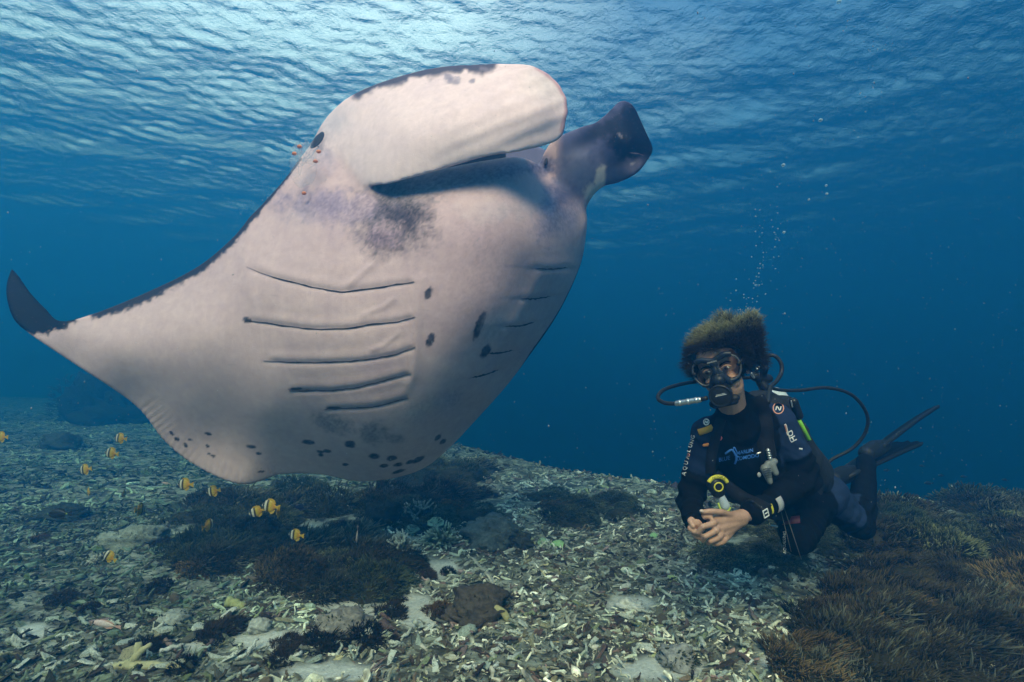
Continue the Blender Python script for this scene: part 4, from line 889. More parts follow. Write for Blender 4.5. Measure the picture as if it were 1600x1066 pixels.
# ---- flat prints laid on the suit
def prim(name, col, rough=.6, **k): return simple(name, col, rough, bump=0, var=.05, **k)
M_white = prim('print_white', (.62, .64, .66)); M_red = prim('print_coral', (.62, .30, .22)); M_blue = prim('print_blue', (.035, .16, .55)); M_black = simple('rubber_black', (.010, .010, .012), .55, .25, .2, 90, .2, .001)
M_blackgloss = simple('plastic_black', (.012, .012, .014), .35, .35, .1, bump=0); M_steel = prim('steel', (.55, .56, .58), .3, Metallic=.8); M_yel = prim('yellow_plastic', (.62, .55, .05), .45); M_fabric = simple('vest_fabric', (.011, .011, .014), .8, .08, .3, 120, .3, .002)
def on_surface(bvh, pts2, lift=.0015):
    out = []
    for x, y in pts2:
        h, n_ = raydown(bvh, float(x), float(y)); out.append(np.array(h)+(np.array(n_) if n_.dot(cam.location-h) > 0 else -np.array(n_))*lift if h is not None else None)
    good = [q for q in out if q is not None]
    if not good: return None
    dref = np.mean(pix(np.array(good))[2]); return np.array([q if q is not None else pp(float(x), float(y), dref) for q, (x, y) in zip(out, pts2)])
def decal_text(name, s, px, py, size, ang, mat, parent, loc, bvh, stretch=1.0, lift=.0022, shear=0):
    cu = bpy.data.curves.new('t', 'FONT'); cu.body = s; cu.size = 1; cu.align_x = 'CENTER'; cu.align_y = 'CENTER'; cu.resolution_u = 2; cu.offset = .012; cu.shear = shear
    ob = bpy.data.objects.new('t', cu); C.objects.link(ob); dg = bpy.context.evaluated_depsgraph_get(); me = bpy.data.meshes.new_from_object(ob.evaluated_get(dg)); bpy.data.objects.remove(ob)
    c = mco(me); a = R(ang); x = c[:, 0]*size*stretch; y = -c[:, 1]*size
    P2 = np.c_[px+x*math.cos(a)-y*math.sin(a), py+x*math.sin(a)+y*math.cos(a)]; W_ = on_surface(bvh, P2, lift)
    if W_ is None: return
    setco(me, W_-np.array(loc)); me.materials.clear(); link(name, me, mat, parent)
def decal_line(name, pts, w, mat, parent, loc, bvh, closed=False, n=40, lift=.0018, thick=.0012):
    """a flat strip w pixels wide laid along a pixel path"""
    q = np.array(pts, float); q = np.vstack([q, q[:1]]) if closed else q; c = circ(q, n); tg = np.gradient(c, axis=0); tg /= np.maximum(np.linalg.norm(tg, axis=1, keepdims=True), 1e-6); nn = np.c_[-tg[:, 1], tg[:, 0]]*w/2
    A = on_surface(bvh, c-nn, lift); B_ = on_surface(bvh, c+nn, lift)
    if A is None or B_ is None: return None
    back = np.array(cam.location)[None]-A; back /= np.linalg.norm(back, axis=1, keepdims=True); V_ = np.vstack([A, B_, A-back*thick*1.2, B_-back*thick*1.2])-np.array(loc); i = np.arange(n-1)
    f = np.vstack([np.stack([i, i+n, i+n+1, i+1], -1), np.stack([i, i+1, i+1+2*n, i+2*n], -1), np.stack([i+n, i+3*n, i+3*n+1, i+n+1], -1)]); return link(name, mesh_np(name, V_, f), mat, parent)
def circle_px(x, y, rx, ry, n=16): return [(x+rx*math.cos(a), y+ry*math.sin(a)) for a in np.linspace(0, 2*math.pi, n, endpoint=False)]
def logo(x, y, r, mat, zm):
    decal_line('round_logo', circle_px(x, y, r*.95, r), 1.7, mat, suit, DLOC, SB, True, 36); decal_line('round_logo', [(x-r*.5, y+r*.35), (x-r*.25, y-r*.35), (x+r*.25, y+r*.35), (x+r*.5, y-r*.35)], 1.7, zm, suit, DLOC, SB)
logo(1216, 638.5, 8.4, M_red, M_white); logo(1104, 660, 4.4, M_white, M_white)
arm = [(1083.5, 683), (1081.8, 690), (1079.5, 697), (1077, 704.5), (1075, 713), (1073, 721.5), (1071, 730), (1069.5, 738.5)]
for ch, (x, y) in zip('GNUL', arm[:4]): decal_text('sleeve_lettering', ch, x, y, 8.5, -72, M_white, suit, DLOC, SB)
decal_line('sleeve_dot', circle_px(1076.2, 711, 1.6, 2.2), 1.6, M_red, suit, DLOC, SB, True, 20)
for ch, (x, y) in zip('AUQA', arm[4:]): decal_text('sleeve_lettering', ch, x, y+2, 8.5, -74, M_white, suit, DLOC, SB)
decal_text('chest_lettering', 'BLUE', 1131, 717, 8.5, -12, M_blue, suit, DLOC, SB, 1.0, shear=.15); decal_text('chest_lettering', 'MARLIN', 1163, 706, 8, -10, M_blue, suit, DLOC, SB, .95, shear=.15); decal_text('chest_lettering', 'KOMODO', 1167, 714.5, 8.5, -10, M_blue, suit, DLOC, SB, .95, shear=.15)
decal_line('marlin_emblem', [(1133, 709), (1143, 703), (1149, 711), (1150, 718), (1148, 725)], 3.4, M_blue, suit, DLOC, SB, False, 24); decal_line('marlin_emblem', [(1145, 704), (1147, 699), (1151, 706)], 2, M_blue, suit, DLOC, SB, False, 12); decal_line('marlin_emblem', [(1149, 712), (1155, 714)], 2, M_blue, suit, DLOC, SB, False, 8)
decal_text('sleeve_print', 'DH', 1236, 682, 13, 62, M_white, suit, DLOC, SB); decal_line('sleeve_print', [(1226, 664), (1229, 672), (1231, 680)], 3, M_red, suit, DLOC, SB, False, 10); decal_line('sleeve_print', [(1225, 664), (1228, 664), (1232, 680), (1236, 690), (1241, 688)], 1.2, M_white, suit, DLOC, SB, False, 20)
decal_text('knee_lettering', 'AQUA', 1226.5, 856, 6.5, -88, M_white, suit, DLOC, SB); decal_text('knee_lettering', 'LUNG', 1226.5, 839, 6.5, -88, M_white, suit, DLOC, SB)
decal_line('cuff_tag', [(1248, 701), (1253.5, 702)], 3, M_white, suit, DLOC, SB, False, 6); decal_line('thigh_patch', [(1222, 815), (1250, 812)], 12, prim('maroon', (.09, .012, .022)), suit, DLOC, SB, False, 12)

# ---- mask
def build_mask():
    loc = Vector(H((0, .1, .02))); t_ = thing('diving_mask', 'black framed diving mask with two clear lenses on the diver face', 'diving mask', loc)
    right = np.array([(.009,.008),(.013,.028),(.028,.040),(.052,.041),(.070,.032),(.077,.010),(.074,-.014),(.061,-.034),(.044,-.041),(.029,-.034),(.016,-.012)])
    front = lambda x, z: .097-2.2*x*x-.6*max(0, -z)*0
    clear = NT('mask_glass'); fr = clear.n('Fresnel', IOR=1.08); mx = clear.n('MixShader', i0=fr.outputs[0], i1=clear.n('BsdfTransparent', Color=(.99, .99, .99)).outputs[0], i2=clear.n('BsdfGlossy', Roughness=.05).outputs[0]); clear.t.links.new(mx.outputs[0], clear.out.inputs[0])
    sk = NT('smoky_silicone'); mx2 = sk.n('MixShader', i0=.4, i1=sk.n('BsdfTransparent', Color=(.9, .9, .9)).outputs[0], i2=sk.n('BsdfDiffuse', Color=(.02, .02, .024)).outputs[0]); sk.t.links.new(mx2.outputs[0], sk.out.inputs[0]); M_skirt = sk.m
    rim_m = prim('mask_rim', (.07, .072, .08), .3); 
    for s in (1, -1):
        o2 = circ(np.vstack([right, right[:1]]), 49)[:-1]*[s, 1]; n = len(o2); loop = np.array([H((x_, front(x_, z_), z_+.02)) for x_, z_ in o2])
        cen = loop.mean(0)+MH[:, 1]*.002; i = np.arange(n); j = (i+1) % n; V_ = np.vstack([loop, cen[None], loop-MH[:, 1]*.003, cen[None]-MH[:, 1]*.003])
        f = np.vstack([np.stack([i, j, np.full(n, n)], -1), np.stack([j+n+1, i+n+1, np.full(n, 2*n+1)], -1)]); link('lens', rebase(mesh_np('lens', V_, f), loc), clear.m, t_)
        lp = np.vstack([loop, loop[:2]]); v, f = tube_vf(lp, .0034, 8, False); link('rim', rebase(mesh_np('rim', v, f), loc), rim_m, t_)
        # silicone skirt from the lens back to the cheek
        o3 = o2*1.0; ctr2 = np.array([s*.042, .0]); back = np.array([H(((x_-ctr2[0])*1.20+ctr2[0]+s*.003, .070-1.9*max(0, abs(x_)-.03)**1.0*.55, (z_)*1.20+.02)) for x_, z_ in o2])
        V_ = np.vstack([loop, back, loop+(loop-cen)*.06-MH[:, 1]*.002, back+(back-cen)*.05]); f = np.vstack([np.stack([i, j, j+n, i+n], -1), np.stack([j+2*n, i+2*n, i+3*n, j+3*n], -1), np.stack([i, i+2*n, j+2*n, j], -1)])
        link('skirt', rebase(mesh_np('skirt', V_, f), loc), M_skirt, t_)
    # frame bar over the brow, nose pocket, strap
    br = circ([(-.060, .062), (-.040, .068), (-.015, .060), (0, .056), (.015, .060), (.040, .068), (.060, .062)], 30); parts = [tube_vf(np.array([H((x_, front(x_, 0)-.004, z_)) for x_, z_ in br]), np.full(30, .0108), 10)]
    parts += [ell(H((0, .098, .045)), .014, .010, .017, MH, 16), ell(H((0, .102, .012)), .011, .012, .030, MH, 18), ell(H((0, .110, -.010)), .022, .020, .020, MH, 18), bone(H((.004, .098, .014)), H((.030, .088, -.026)), .011, .013), bone(H((-.004, .098, .014)), H((-.030, .088, -.026)), .011, .013), bone(H((.028, .088, -.027)), H((.060, .070, -.022)), .011, .007), bone(H((-.028, .088, -.027)), H((-.060, .070, -.022)), .011, .007)]
    link('frame', rebase(remesh(parts, .0025, 3), loc), simple('mask_navy', (.010, .014, .024), .4, .3, .1, bump=0), t_)
    decal = bpy.data.curves.new('t', 'FONT'); decal.body = 'AQUALUNG'; decal.size = .0058; decal.align_x = 'CENTER'; ob = bpy.data.objects.new('t', decal); C.objects.link(ob); me = bpy.data.meshes.new_from_object(ob.evaluated_get(bpy.context.evaluated_depsgraph_get())); bpy.data.objects.remove(ob)
    c = mco(me); setco(me, H(np.c_[c[:, 0], np.full(len(c), .1165), c[:, 1]+.0555])-np.array(loc)); me.materials.clear(); link('lettering', me, M_white, t_)
    for s in (1, -1):
        v, f = tube_vf(circ([H((s*.072, .092, .025)), H((s*.086, .05, .03)), H((s*.088, 0, .034)), H((s*.080, -.06, .036))], 14), .0065, 8); link('strap', rebase(mesh_np('strap', v, f), loc), M_black, t_)
build_mask()
def hose(name, pts, r, label, cat='hose', fit=None):
    c_ = circ([pp(*q) for q in pts], 60); t_ = thing(name, label, cat, c_[0]); v, f = tube_vf(c_, r, 12); v = v-c_[0]
    link('tube', mesh_np('tube', v, f), M_hose, t_)
    for i, L in (fit or []):
        a, b = c_[i]-c_[0], c_[min(59, max(0, i+L))]-c_[0]; parts = [bone(a, b, r*1.25, r*1.25, 2, 12)]+[ell(a+(b-a)*q, r*1.5, r*1.5, r*1.5, None, 12) for q in (.15, .5, .85)]; v, f = merge(parts); link('fitting', mesh_np('fitting', v, f), M_steel, t_)
    return t_
M_hose = simple('hose_rubber', (.012, .012, .014), .5, .3, .15, 200, .25, .0008)
def build_regulator():
    ctr = H((-.006, .128, -.056)); loc = Vector(ctr); t_ = thing('regulator', 'round black breathing regulator in the diver mouth', 'regulator', loc); ax = MH[:, 1]
    prof = [(.0, -.030), (.030, -.030), (.036, -.022), (.038, .000), (.0375, .008), (.034, .014), (.0335, .0125), (.026, .0165), (.012, .0185), (.0, .019)]
    def lathe(prof, n=32):
        a = np.linspace(0, 2*math.pi, n, endpoint=False); V_ = np.array([[r*math.cos(q), y, r*math.sin(q)] for r, y in prof for q in a]); I = np.arange(len(prof)*n).reshape(-1, n); Jx = np.roll(I, -1, 1)
        return V_, np.stack([I[:-1], Jx[:-1], Jx[1:], I[1:]], -1).reshape(-1, 4)
    v, f = lathe(prof); link('housing', mesh_np('housing', v@MH.T, f), M_blackgloss, t_)
    v, f = merge([ell(MH@np.array([.034, -.012, -.022]), .020, .016, .014, MH, 14), ell(MH@np.array([-.030, -.012, -.026]), .018, .016, .014, MH, 14), bone(MH@np.array([-.03, -.01, -.03]), MH@np.array([.034, -.01, -.03]), .013, .013)]); link('exhaust_tee', mesh_np('exhaust_tee', v, f), M_black, t_)
    v, f = merge([bone(MH@np.array([0, -.03, .0]), MH@np.array([-.01, -.06, .004]), .016, .020)]); link('mouthpiece', mesh_np('mouthpiece', v, f), M_black, t_)
    for k, (tx, sz_, dz) in enumerate((('AQUALUNG', .0052, .006),)):
        cu = bpy.data.curves.new('t', 'FONT'); cu.body = tx; cu.size = sz_; cu.align_x = 'CENTER'; cu.offset = .0001; ob = bpy.data.objects.new('t', cu); C.objects.link(ob); me = bpy.data.meshes.new_from_object(ob.evaluated_get(bpy.context.evaluated_depsgraph_get())); bpy.data.objects.remove(ob)
        c = mco(me); setco(me, np.c_[c[:, 0]+.004, np.full(len(c), .0200), c[:, 1]+dz]@MH.T); me.materials.clear(); link('lettering', me, M_white, t_)
    v, f = merge([bone(MH@np.array([-.013, .0185, .0035]), MH@np.array([.021, .0185, .0035]), .0008, .0008)]); link('underline', mesh_np('underline', v, f), M_white, t_)
build_regulator()
hose('breathing_hose', [(1105,622,1.70),(1092,625,1.72),(1065,630,1.76),(1040,630,1.80),(1028,622,1.86),(1036,610,1.93),(1058,602,1.99),(1085,597,2.05),(1130,592,2.12),(1180,590,2.14)], .0072, 'black breathing hose looping out left of the diver face to the regulator', fit=[(2, 6)])
hose('inflator_hose', [(1188,596,2.12),(1193,570,2.10),(1197,558,2.09),(1210,556,2.08),(1220,567,2.07),(1221,582,2.06),(1213,596,2.03),(1204,606,2.0),(1200,630,1.94)], .0080, 'short black hose arching above the diver left shoulder')
hose('gauge_hose', [(1192,600,2.12),(1215,609,2.12),(1250,610,2.14),(1290,606,2.16),(1325,614,2.18),(1346,632,2.2),(1356,655,2.22),(1350,680,2.24),(1330,702,2.26),(1300,718,2.28),(1290,730,2.28)], .0070, 'long black hose looping behind the diver back down to the hip')
hose('octopus_hose', [(1117,700,1.905),(1112,725,1.90),(1110,742,1.885),(1114,752,1.875)], .0055, 'thin black hose leading down the chest to the yellow spare regulator')

def build_tank():
    a, b = pp(1199, 622, 2.24), pp(1279, 768, 2.44); loc = Vector(b); t_ = thing('scuba_tank', 'pale steel scuba tank on the diver back', 'scuba tank', loc); u = (b-a)/np.linalg.norm(b-a)
    q = [a-u*.03+u*k for k in (0, .012, .03, .05)]+[a+u*.09, b-u*.01, b]; v, f = tube_vf(np.array(q), [.022, .05, .070, .078, .082, .082, .07], 32); M_tank = simple('tank_paint', (.50, .55, .58), .35, .4, .12, 12, bump=.1)
    link('cylinder', mesh_np('cylinder', v-b, f), M_tank, t_)
    link('valve', rebase(remesh([bone(a, pp(1188, 596, 2.14), .018, .018), bone(pp(1180, 588, 2.13), pp(1200, 592, 2.13), .022, .020), bone(pp(1193, 586, 2.12), pp(1196, 575, 2.09), .012, .014), bone(pp(1188, 596, 2.13), pp(1196, 606, 2.12), .018, .018)], .004, 3), b), M_blackgloss, t_)
    v, f = merge([bone(pp(1182, 578, 2.10), pp(1186, 574, 2.10), .006, .006), bone(pp(1178, 590, 2.08), pp(1174, 584, 2.08), .005, .006)]); link('plug', mesh_np('plug', v-b, f), M_steel, t_)
    for k in (.22, .38):
        c0 = a+(b-a)*k; ang_ = np.linspace(0, 2*math.pi, 33); n1 = np.cross(u, [0, 0, 1]); n1 /= np.linalg.norm(n1); n2 = np.cross(u, n1); ring = c0+.085*(np.cos(ang_)[:, None]*n1+np.sin(ang_)[:, None]*n2); v, f = tube_vf(ring, .006, 6, False); link('band', mesh_np('band', v-b, f), M_black, t_)
build_tank()
def strap_tube(name, pts, w, th, mat, parent, loc, bvh):
    """flat webbing that follows the suit"""
    c = circ(pts, 30); W_ = on_surface(bvh, c, th*.6); sm = W_.copy()
    for _ in range(6): sm[1:-1] = (sm[:-2]+sm[1:-1]*2+sm[2:])/4
    tg = np.gradient(sm, axis=0); tg /= np.linalg.norm(tg, axis=1, keepdims=True); vw = np.array(cam.location)-sm; vw /= np.linalg.norm(vw, axis=1, keepdims=True); sd_ = np.cross(tg, vw); sd_ /= np.linalg.norm(sd_, axis=1, keepdims=True)
    s_ = 2*pix(sm)[2][:, None]/F/2; hw = sd_*w*s_/2; up = vw*th; R_ = [sm-hw-up*.6, sm-hw*.96+up*.7, sm+up, sm+hw*.96+up*.7, sm+hw-up*.6]; n = len(sm); V_ = np.vstack(R_)-np.array(loc); i = np.arange(n-1); f = []
    for k in range(5): a, b = k*n, ((k+1) % 5)*n; f.append(np.stack([a+i, b+i, b+i+1, a+i+1], -1))
    return link(name, mesh_np(name, V_, np.vstack(f)), mat, parent)
def build_vest():
    loc = Vector(pp(1260, 790, 2.2)); t_ = thing('buoyancy_vest', 'black buoyancy vest strapped round the diver chest and back', 'vest', loc)
    parts = [bone(pp(1228,672,2.10), pp(1266,742,2.2), .075, .08), bone(pp(1262,715,2.14), pp(1262,792,2.20), .060, .055), bone(pp(1240,770,2.13), pp(1270,790,2.22), .055, .06), bone(pp(1180,640,2.12), pp(1225,640,2.14), .055, .06), bone(pp(1190,650,2.12), pp(1255,740,2.28), .11, .12),
             bone(pp(1113,735,2.03), pp(1150,768,2.06), .04, .05), bone(pp(1120,700,2.03), pp(1113,735,2.03), .035, .04)]
    m = remesh(parts, .007, 8); co = mco(m); no = mno(m); setco(m, co+no*(.012*(fbm(co[:, 0]*14+co[:, 2]*9, co[:, 2]*14+co[:, 1]*6, 4, 3)-.5))[:, None]); VB = bvh_of(m)
    link('air_bladder', rebase(m, loc), simple('vest_panel', (.020, .022, .028), .75, .1, .25, 60, .3, .003), t_)
    strap_tube('shoulder_strap', [(1178,622),(1186,640),(1190,665),(1192,690),(1196,720),(1200,748)], 27, .012, M_fabric, t_, loc, SB); strap_tube('shoulder_strap', [(1127,655),(1122,668),(1116,690),(1110,716),(1108,740)], 15, .010, M_fabric, t_, loc, SB)
    strap_tube('waist_band', [(1112,742),(1140,765),(1170,785),(1205,800),(1240,800)], 22, .010, M_fabric, t_, loc, SB); strap_tube('corrugated_hose', [(1183,625),(1194,655),(1200,690),(1204,712)], 12, .016, M_hose, t_, loc, SB)
    v, f = merge([bone(pp(1123, 684, 1.86), pp(1116, 680, 1.875), .012, .011)]); link('dump_toggle', rebase(mesh_np('dump_toggle', v, f), loc), prim('coral_plastic', (.62, .17, .12), .45), t_)
    v, f = ell(pp(1124.2, 684.4, 1.848), .006, .004, .006); link('toggle_hole', rebase(mesh_np('toggle_hole', v, f), loc), prim('coral_dark', (.22, .05, .04), .6), t_)
    v, f = merge([bone(pp(1112, 694, 1.872), pp(1100, 696, 1.868), .007, .005)]); link('whistle', rebase(mesh_np('whistle', v, f), loc), prim('orange_plastic', (.62, .22, .04), .45), t_)
    strap_tube('shoulder_patch', [(1092,676),(1102,673),(1114,668)], 10, .004, prim('ochre_fabric', (.42, .24, .03), .8), t_, loc, SB)
    strap_tube('lime_strap', [(1246,655),(1253,668),(1263,688)], 6, .006, prim('lime', (.20, .50, .03), .6), t_, loc, VB)
    v, f = merge([bone(pp(1240, 628, 2.03), pp(1248, 650, 2.05), .017, .017)]); link('buckle_box', rebase(mesh_np('buckle_box', v, f), loc), M_blackgloss, t_); v, f = merge([bone(pp(1236, 627, 2.02), pp(1238, 636, 2.02), .003, .003)]); link('buckle_pin', rebase(mesh_np('buckle_pin', v, f), loc), M_steel, t_)
    for a, b in (((1217, 786, 1.95), (1236, 862, 1.93)), ((1222, 784, 1.95), (1252, 874, 1.93))):
        v, f = tube_vf(np.array([pp(*a), (pp(*a)+pp(*b))/2, pp(*b)]), .0013, 6); link('cord', rebase(mesh_np('cord', v, f), loc), prim('cord_grey', (.14, .14, .13), .6), t_)
    v, f = merge([bone(pp(1195, 797, 1.93), pp(1206, 802, 1.93), .004, .004), bone(pp(1206, 821, 1.98), pp(1214, 823, 1.98), .004, .004), bone(pp(1183, 709, 1.85), pp(1188, 707, 1.85), .003, .003)]); link('clip', rebase(mesh_np('clip', v, f), loc), M_steel, t_)
build_vest()
def build_inflator():
    loc = Vector(pp(1202, 740, 1.83)); t_ = thing('power_inflator', 'grey ribbed inflator hanging on the diver left chest strap', 'inflator', loc)
    parts = [bone(pp(1196, 733, 1.845), pp(1203, 753, 1.84), .018, .010), bone(pp(1206, 727, 1.85), pp(1212, 739, 1.845), .014, .011), bone(pp(1200, 725, 1.85), pp(1210, 721, 1.855), .012, .012)]; link('handle', rebase(remesh(parts, .0025, 4), loc), prim('grey_plastic', (.17, .18, .18), .5), t_)
    for k in range(5):
        v, f = tube_vf(np.array([pp(1192+k*1.2, 734+k*3.4, 1.822+k*.0018), pp(1198+k*1.0, 732+k*3.4, 1.820+k*.0018), pp(1204+k*.5, 732+k*3.4, 1.824+k*.0018)]), .0014, 6); link('rib', rebase(mesh_np('rib', v, f), loc), prim('rib_dark', (.04, .04, .04), .6), t_)
    v, f = merge([bone(pp(1200, 703, 1.85), pp(1204, 721, 1.85), .006, .006)]+[ell(pp(1200+k, 704+4*k, 1.85), .0085, .0085, .005, None, 12) for k in range(4)]); link('hose_fitting', rebase(mesh_np('hose_fitting', v, f), loc), M_steel, t_)
    v, f = ell(pp(1186, 742, 1.845), .007, .005, .009); link('button', rebase(mesh_np('button', v, f), loc), prim('button_grey', (.3, .3, .3), .4), t_)
build_inflator()
def build_octopus():
    ctr = pp(1119, 758, 1.85); loc = Vector(ctr); t_ = thing('spare_regulator', 'black and yellow spare regulator dangling on the diver belly', 'spare regulator', loc); M2 = np.stack([Xc, Bc, Uc], 1)
    parts = [ell(ctr, .034, .022, .034, M2, 24), ell(ctr+Uc*-.025+Xc*.006, .026, .020, .022, M2, 20)]; link('housing', rebase(remesh(parts, .003, 4), loc), M_blackgloss, t_)
    arc = np.array([ctr+M2@np.array([.036*math.sin(a), .016, .034*math.cos(a)]) for a in np.linspace(-1.15, 1.15, 24)]); v, f = tube_vf(arc, .0075, 8); link('yellow_cover', rebase(mesh_np('yellow_cover', v, f), loc), M_yel, t_)
    ring = np.array([ctr+M2@np.array([.015*math.cos(a), .0225, .015*math.sin(a)-.001]) for a in np.linspace(0, 2*math.pi, 33)]); v, f = tube_vf(ring, .0027, 8, False); link('purge_ring', rebase(mesh_np('purge_ring', v, f), loc), M_yel, t_)
    cu = bpy.data.curves.new('t', 'FONT'); cu.body = 'OCTOPUS'; cu.size = .011; cu.align_x = 'CENTER'; ob = bpy.data.objects.new('t', cu); C.objects.link(ob); me = bpy.data.meshes.new_from_object(ob.evaluated_get(bpy.context.evaluated_depsgraph_get())); bpy.data.objects.remove(ob)
    c = mco(me); an = c[:, 0]/.037; rr_ = .0335+c[:, 1]; setco(me, np.c_[rr_*np.sin(an), np.full(len(c), .0250), rr_*np.cos(an)]@M2.T); me.materials.clear(); link('lettering', me, M_black, t_)
    silic = simple('clear_silicone', (.42, .48, .55), .3, .4, .1, bump=0); parts = [bone(pp(1126, 775, 1.85), pp(1132, 790, 1.85), .014, .019), bone(pp(1132, 790, 1.85), pp(1134, 797, 1.85), .019, .012)]; link('mouthpiece', rebase(remesh(parts, .003, 3), loc), silic, t_)
    v, f = tube_vf(circ([pp(1122, 786, 1.845), pp(1127, 797, 1.835), pp(1137, 799, 1.835), pp(1141, 793, 1.845)], 12), .0035, 8); link('bite_tab', rebase(mesh_np('bite_tab', v, f), loc), prim('bite_lime', (.40, .50, .06), .5), t_)
build_octopus()
def build_wrist():
    u = J['wrL']-J['elL']; u /= np.linalg.norm(u); n1 = np.cross(u, Bc); n1 /= np.linalg.norm(n1); n2 = np.cross(n1, u)
    def band(name, tpos, wid, r, mat, root, loc):
        c0 = J['elL']+(J['wrL']-J['elL'])*tpos; a = np.linspace(0, 2*math.pi, 33)[:-1]; V_ = []
        for s, q in ((-.5, r-.004), (-.5, r+.003), (.5, r+.002), (.5, r-.005)): V_.append(c0+u*wid*s+q*(np.cos(a)[:, None]*n1+np.sin(a)[:, None]*n2))
        V_ = np.vstack(V_)-np.array(loc); I = np.arange(128).reshape(4, 32); Jx = np.roll(I, -1, 1); f = np.vstack([np.stack([I[k], Jx[k], Jx[(k+1) % 4], I[(k+1) % 4]], -1) for k in range(4)]); return link(name, mesh_np(name, V_, f), mat, root)
    loc = Vector(J['wrL']); t_ = thing('dive_watch', 'black strapped dive watch with white buckle and yellow keeper on the left wrist', 'dive watch', loc)
    band('strap', .90, .022, .0405, M_black, t_, loc); c0 = J['elL']+(J['wrL']-J['elL'])*.90+n2*.043*(1 if n2@Bc > 0 else -1); s_ = n1; fr = []
    q = [c0+u*.013+s_*.012, c0+u*.013-s_*.012, c0-u*.011-s_*.012, c0-u*.011+s_*.012]; 
    for k in range(4): fr.append(bone(q[k], q[(k+1) % 4], .0022, .0022, 2, 8))
    fr.append(bone(c0-u*.011, c0+u*.004, .0018, .0018, 2, 8)); v, f = merge(fr); link('buckle', rebase(mesh_np('buckle', v, f), loc), M_white, t_)
    def arc_patch(name, t0, wid, r_, a0, a1, mat, root, lc):
        c0 = J['elL']+(J['wrL']-J['elL'])*t0; V_ = []
        for s in np.linspace(-wid, wid, 4):
            for a in np.linspace(a0, a1, 12): V_.append(c0+u*s+r_*(math.cos(a)*n2*(1 if n2@Bc > 0 else -1)+math.sin(a)*n1))
        V_ = np.array(V_)-np.array(lc); I = np.arange(48).reshape(4, 12); f = np.stack([I[:-1, :-1], I[1:, :-1], I[1:, 1:], I[:-1, 1:]], -1).reshape(-1, 4)
        rim = np.r_[I[:-1, 0], I[-1, :-1], I[:0:-1, -1], I[0, :0:-1]]; r2 = np.roll(rim, -1); Vi = (V_+np.array(lc)-c0)*.94+c0-np.array(lc)
        link(name, mesh_np(name, np.vstack([V_, Vi]), [f, f[:, ::-1]+48, np.stack([rim, rim+48, r2+48, r2], -1)]), mat, root)
    arc_patch('keeper', .79, .0045, .0425, -.45, .4, M_yel, t_, loc)
    loc2 = Vector(J['elL']+(J['wrL']-J['elL'])*.6); t2 = thing('wrist_band', 'pale grey band round the diver left forearm', 'wrist band', loc2); c0 = J['elL']+(J['wrL']-J['elL'])*.66; V_ = []; r_ = .0445
    for s in np.linspace(-.015, .015, 4):
        for a in np.linspace(-.75, .55, 12): V_.append(c0+u*s+r_*(math.cos(a)*n2*(1 if n2@Bc > 0 else -1)+math.sin(a)*n1))
    V_ = np.array(V_)-np.array(loc2); I = np.arange(48).reshape(4, 12); f = np.stack([I[:-1, :-1], I[1:, :-1], I[1:, 1:], I[:-1, 1:]], -1).reshape(-1, 4)
    rim = np.r_[I[:-1, 0], I[-1, :-1], I[:0:-1, -1], I[0, :0:-1]]; r2 = np.roll(rim, -1); Vi = (V_+np.array(loc2)-c0)*.94+c0-np.array(loc2)
    link('cloth', mesh_np('cloth', np.vstack([V_, Vi]), [f, f[:, ::-1]+48, np.stack([rim, rim+48, r2+48, r2], -1)]), prim('band_white', (.36, .36, .38), .7), t2)
build_wrist()
def build_fin(an, kn, tip, label, w0, w1, tilt, heel):
    a = J[an]; sh = J[an]-J[kn]; sh /= np.linalg.norm(sh); tip = np.array(tip); u = tip-a; L = np.linalg.norm(u); u /= L; loc = Vector(a); t_ = thing('swim_fin', label, 'swim fin', loc, 'swim fins on the diver feet')
    vw = np.array(cam.location)-(a+tip)/2; vw = vw-u*vw.dot(u); vw /= np.linalg.norm(vw); s_ = vw*math.cos(tilt)+np.cross(u, vw)*math.sin(tilt); nn = np.cross(s_, u)
    parts = [bone(a+sh*.028, a+u*.10+sh*.02, .040, .044), bone(a+u*.10+sh*.02, a+u*.22, .044, .030)]; link('foot_pocket', rebase(remesh(parts, .004, 4), loc), M_black, t_)
    n = 24; ts = np.linspace(.16/L, 1, n); w_ = np.interp(ts, [.16/L, .45, .9, .97, 1], [w0, w1*.8, w1, w1*.9, w1*.7]); bend = .015*np.sin(ts*2.4); V_ = []
    for k in range(n):
        c0 = a+u*L*ts[k]+nn*bend[k]; 
        for q in np.linspace(-1, 1, 9): V_.append(c0+s_*q*w_[k]+nn*.006*math.cos(q*3.14*3)*1.0-u*.03*abs(q)*(k == n-1))
    V_ = np.array(V_); th = nn*.006; I = np.arange(n*9).reshape(n, 9); f = np.stack([I[:-1, :-1], I[1:, :-1], I[1:, 1:], I[:-1, 1:]], -1).reshape(-1, 4); N = n*9
    rim = np.r_[I[:-1, 0], I[-1, :-1], I[:0:-1, -1], I[0, :0:-1]]; r2 = np.roll(rim, -1); link('blade', rebase(mesh_np('blade', np.vstack([V_+th, V_-th]), [f, f[:, ::-1]+N, np.stack([rim, rim+N, r2+N, r2], -1)]), loc), simple('fin_blade', (.005, .006, .007), .6, .1, .3, 20, .2, .002), t_)
    for s in (-1, 1):
        c_ = [a+u*L*ts[k]+nn*bend[k]+s_*s*w_[k] for k in range(0, n, 2)]; v, f = tube_vf(np.array([a+u*.08+s_*s*.03]+c_), np.linspace(.013, .006, len(c_)+1), 8); link('rail', rebase(mesh_np('rail', v, f), loc), M_black, t_)
build_fin('anL', 'knL', pp(1456, 643, 3.05), 'upper black swim fin, seen edge on behind the raised knee', .040, .070, .12, True)
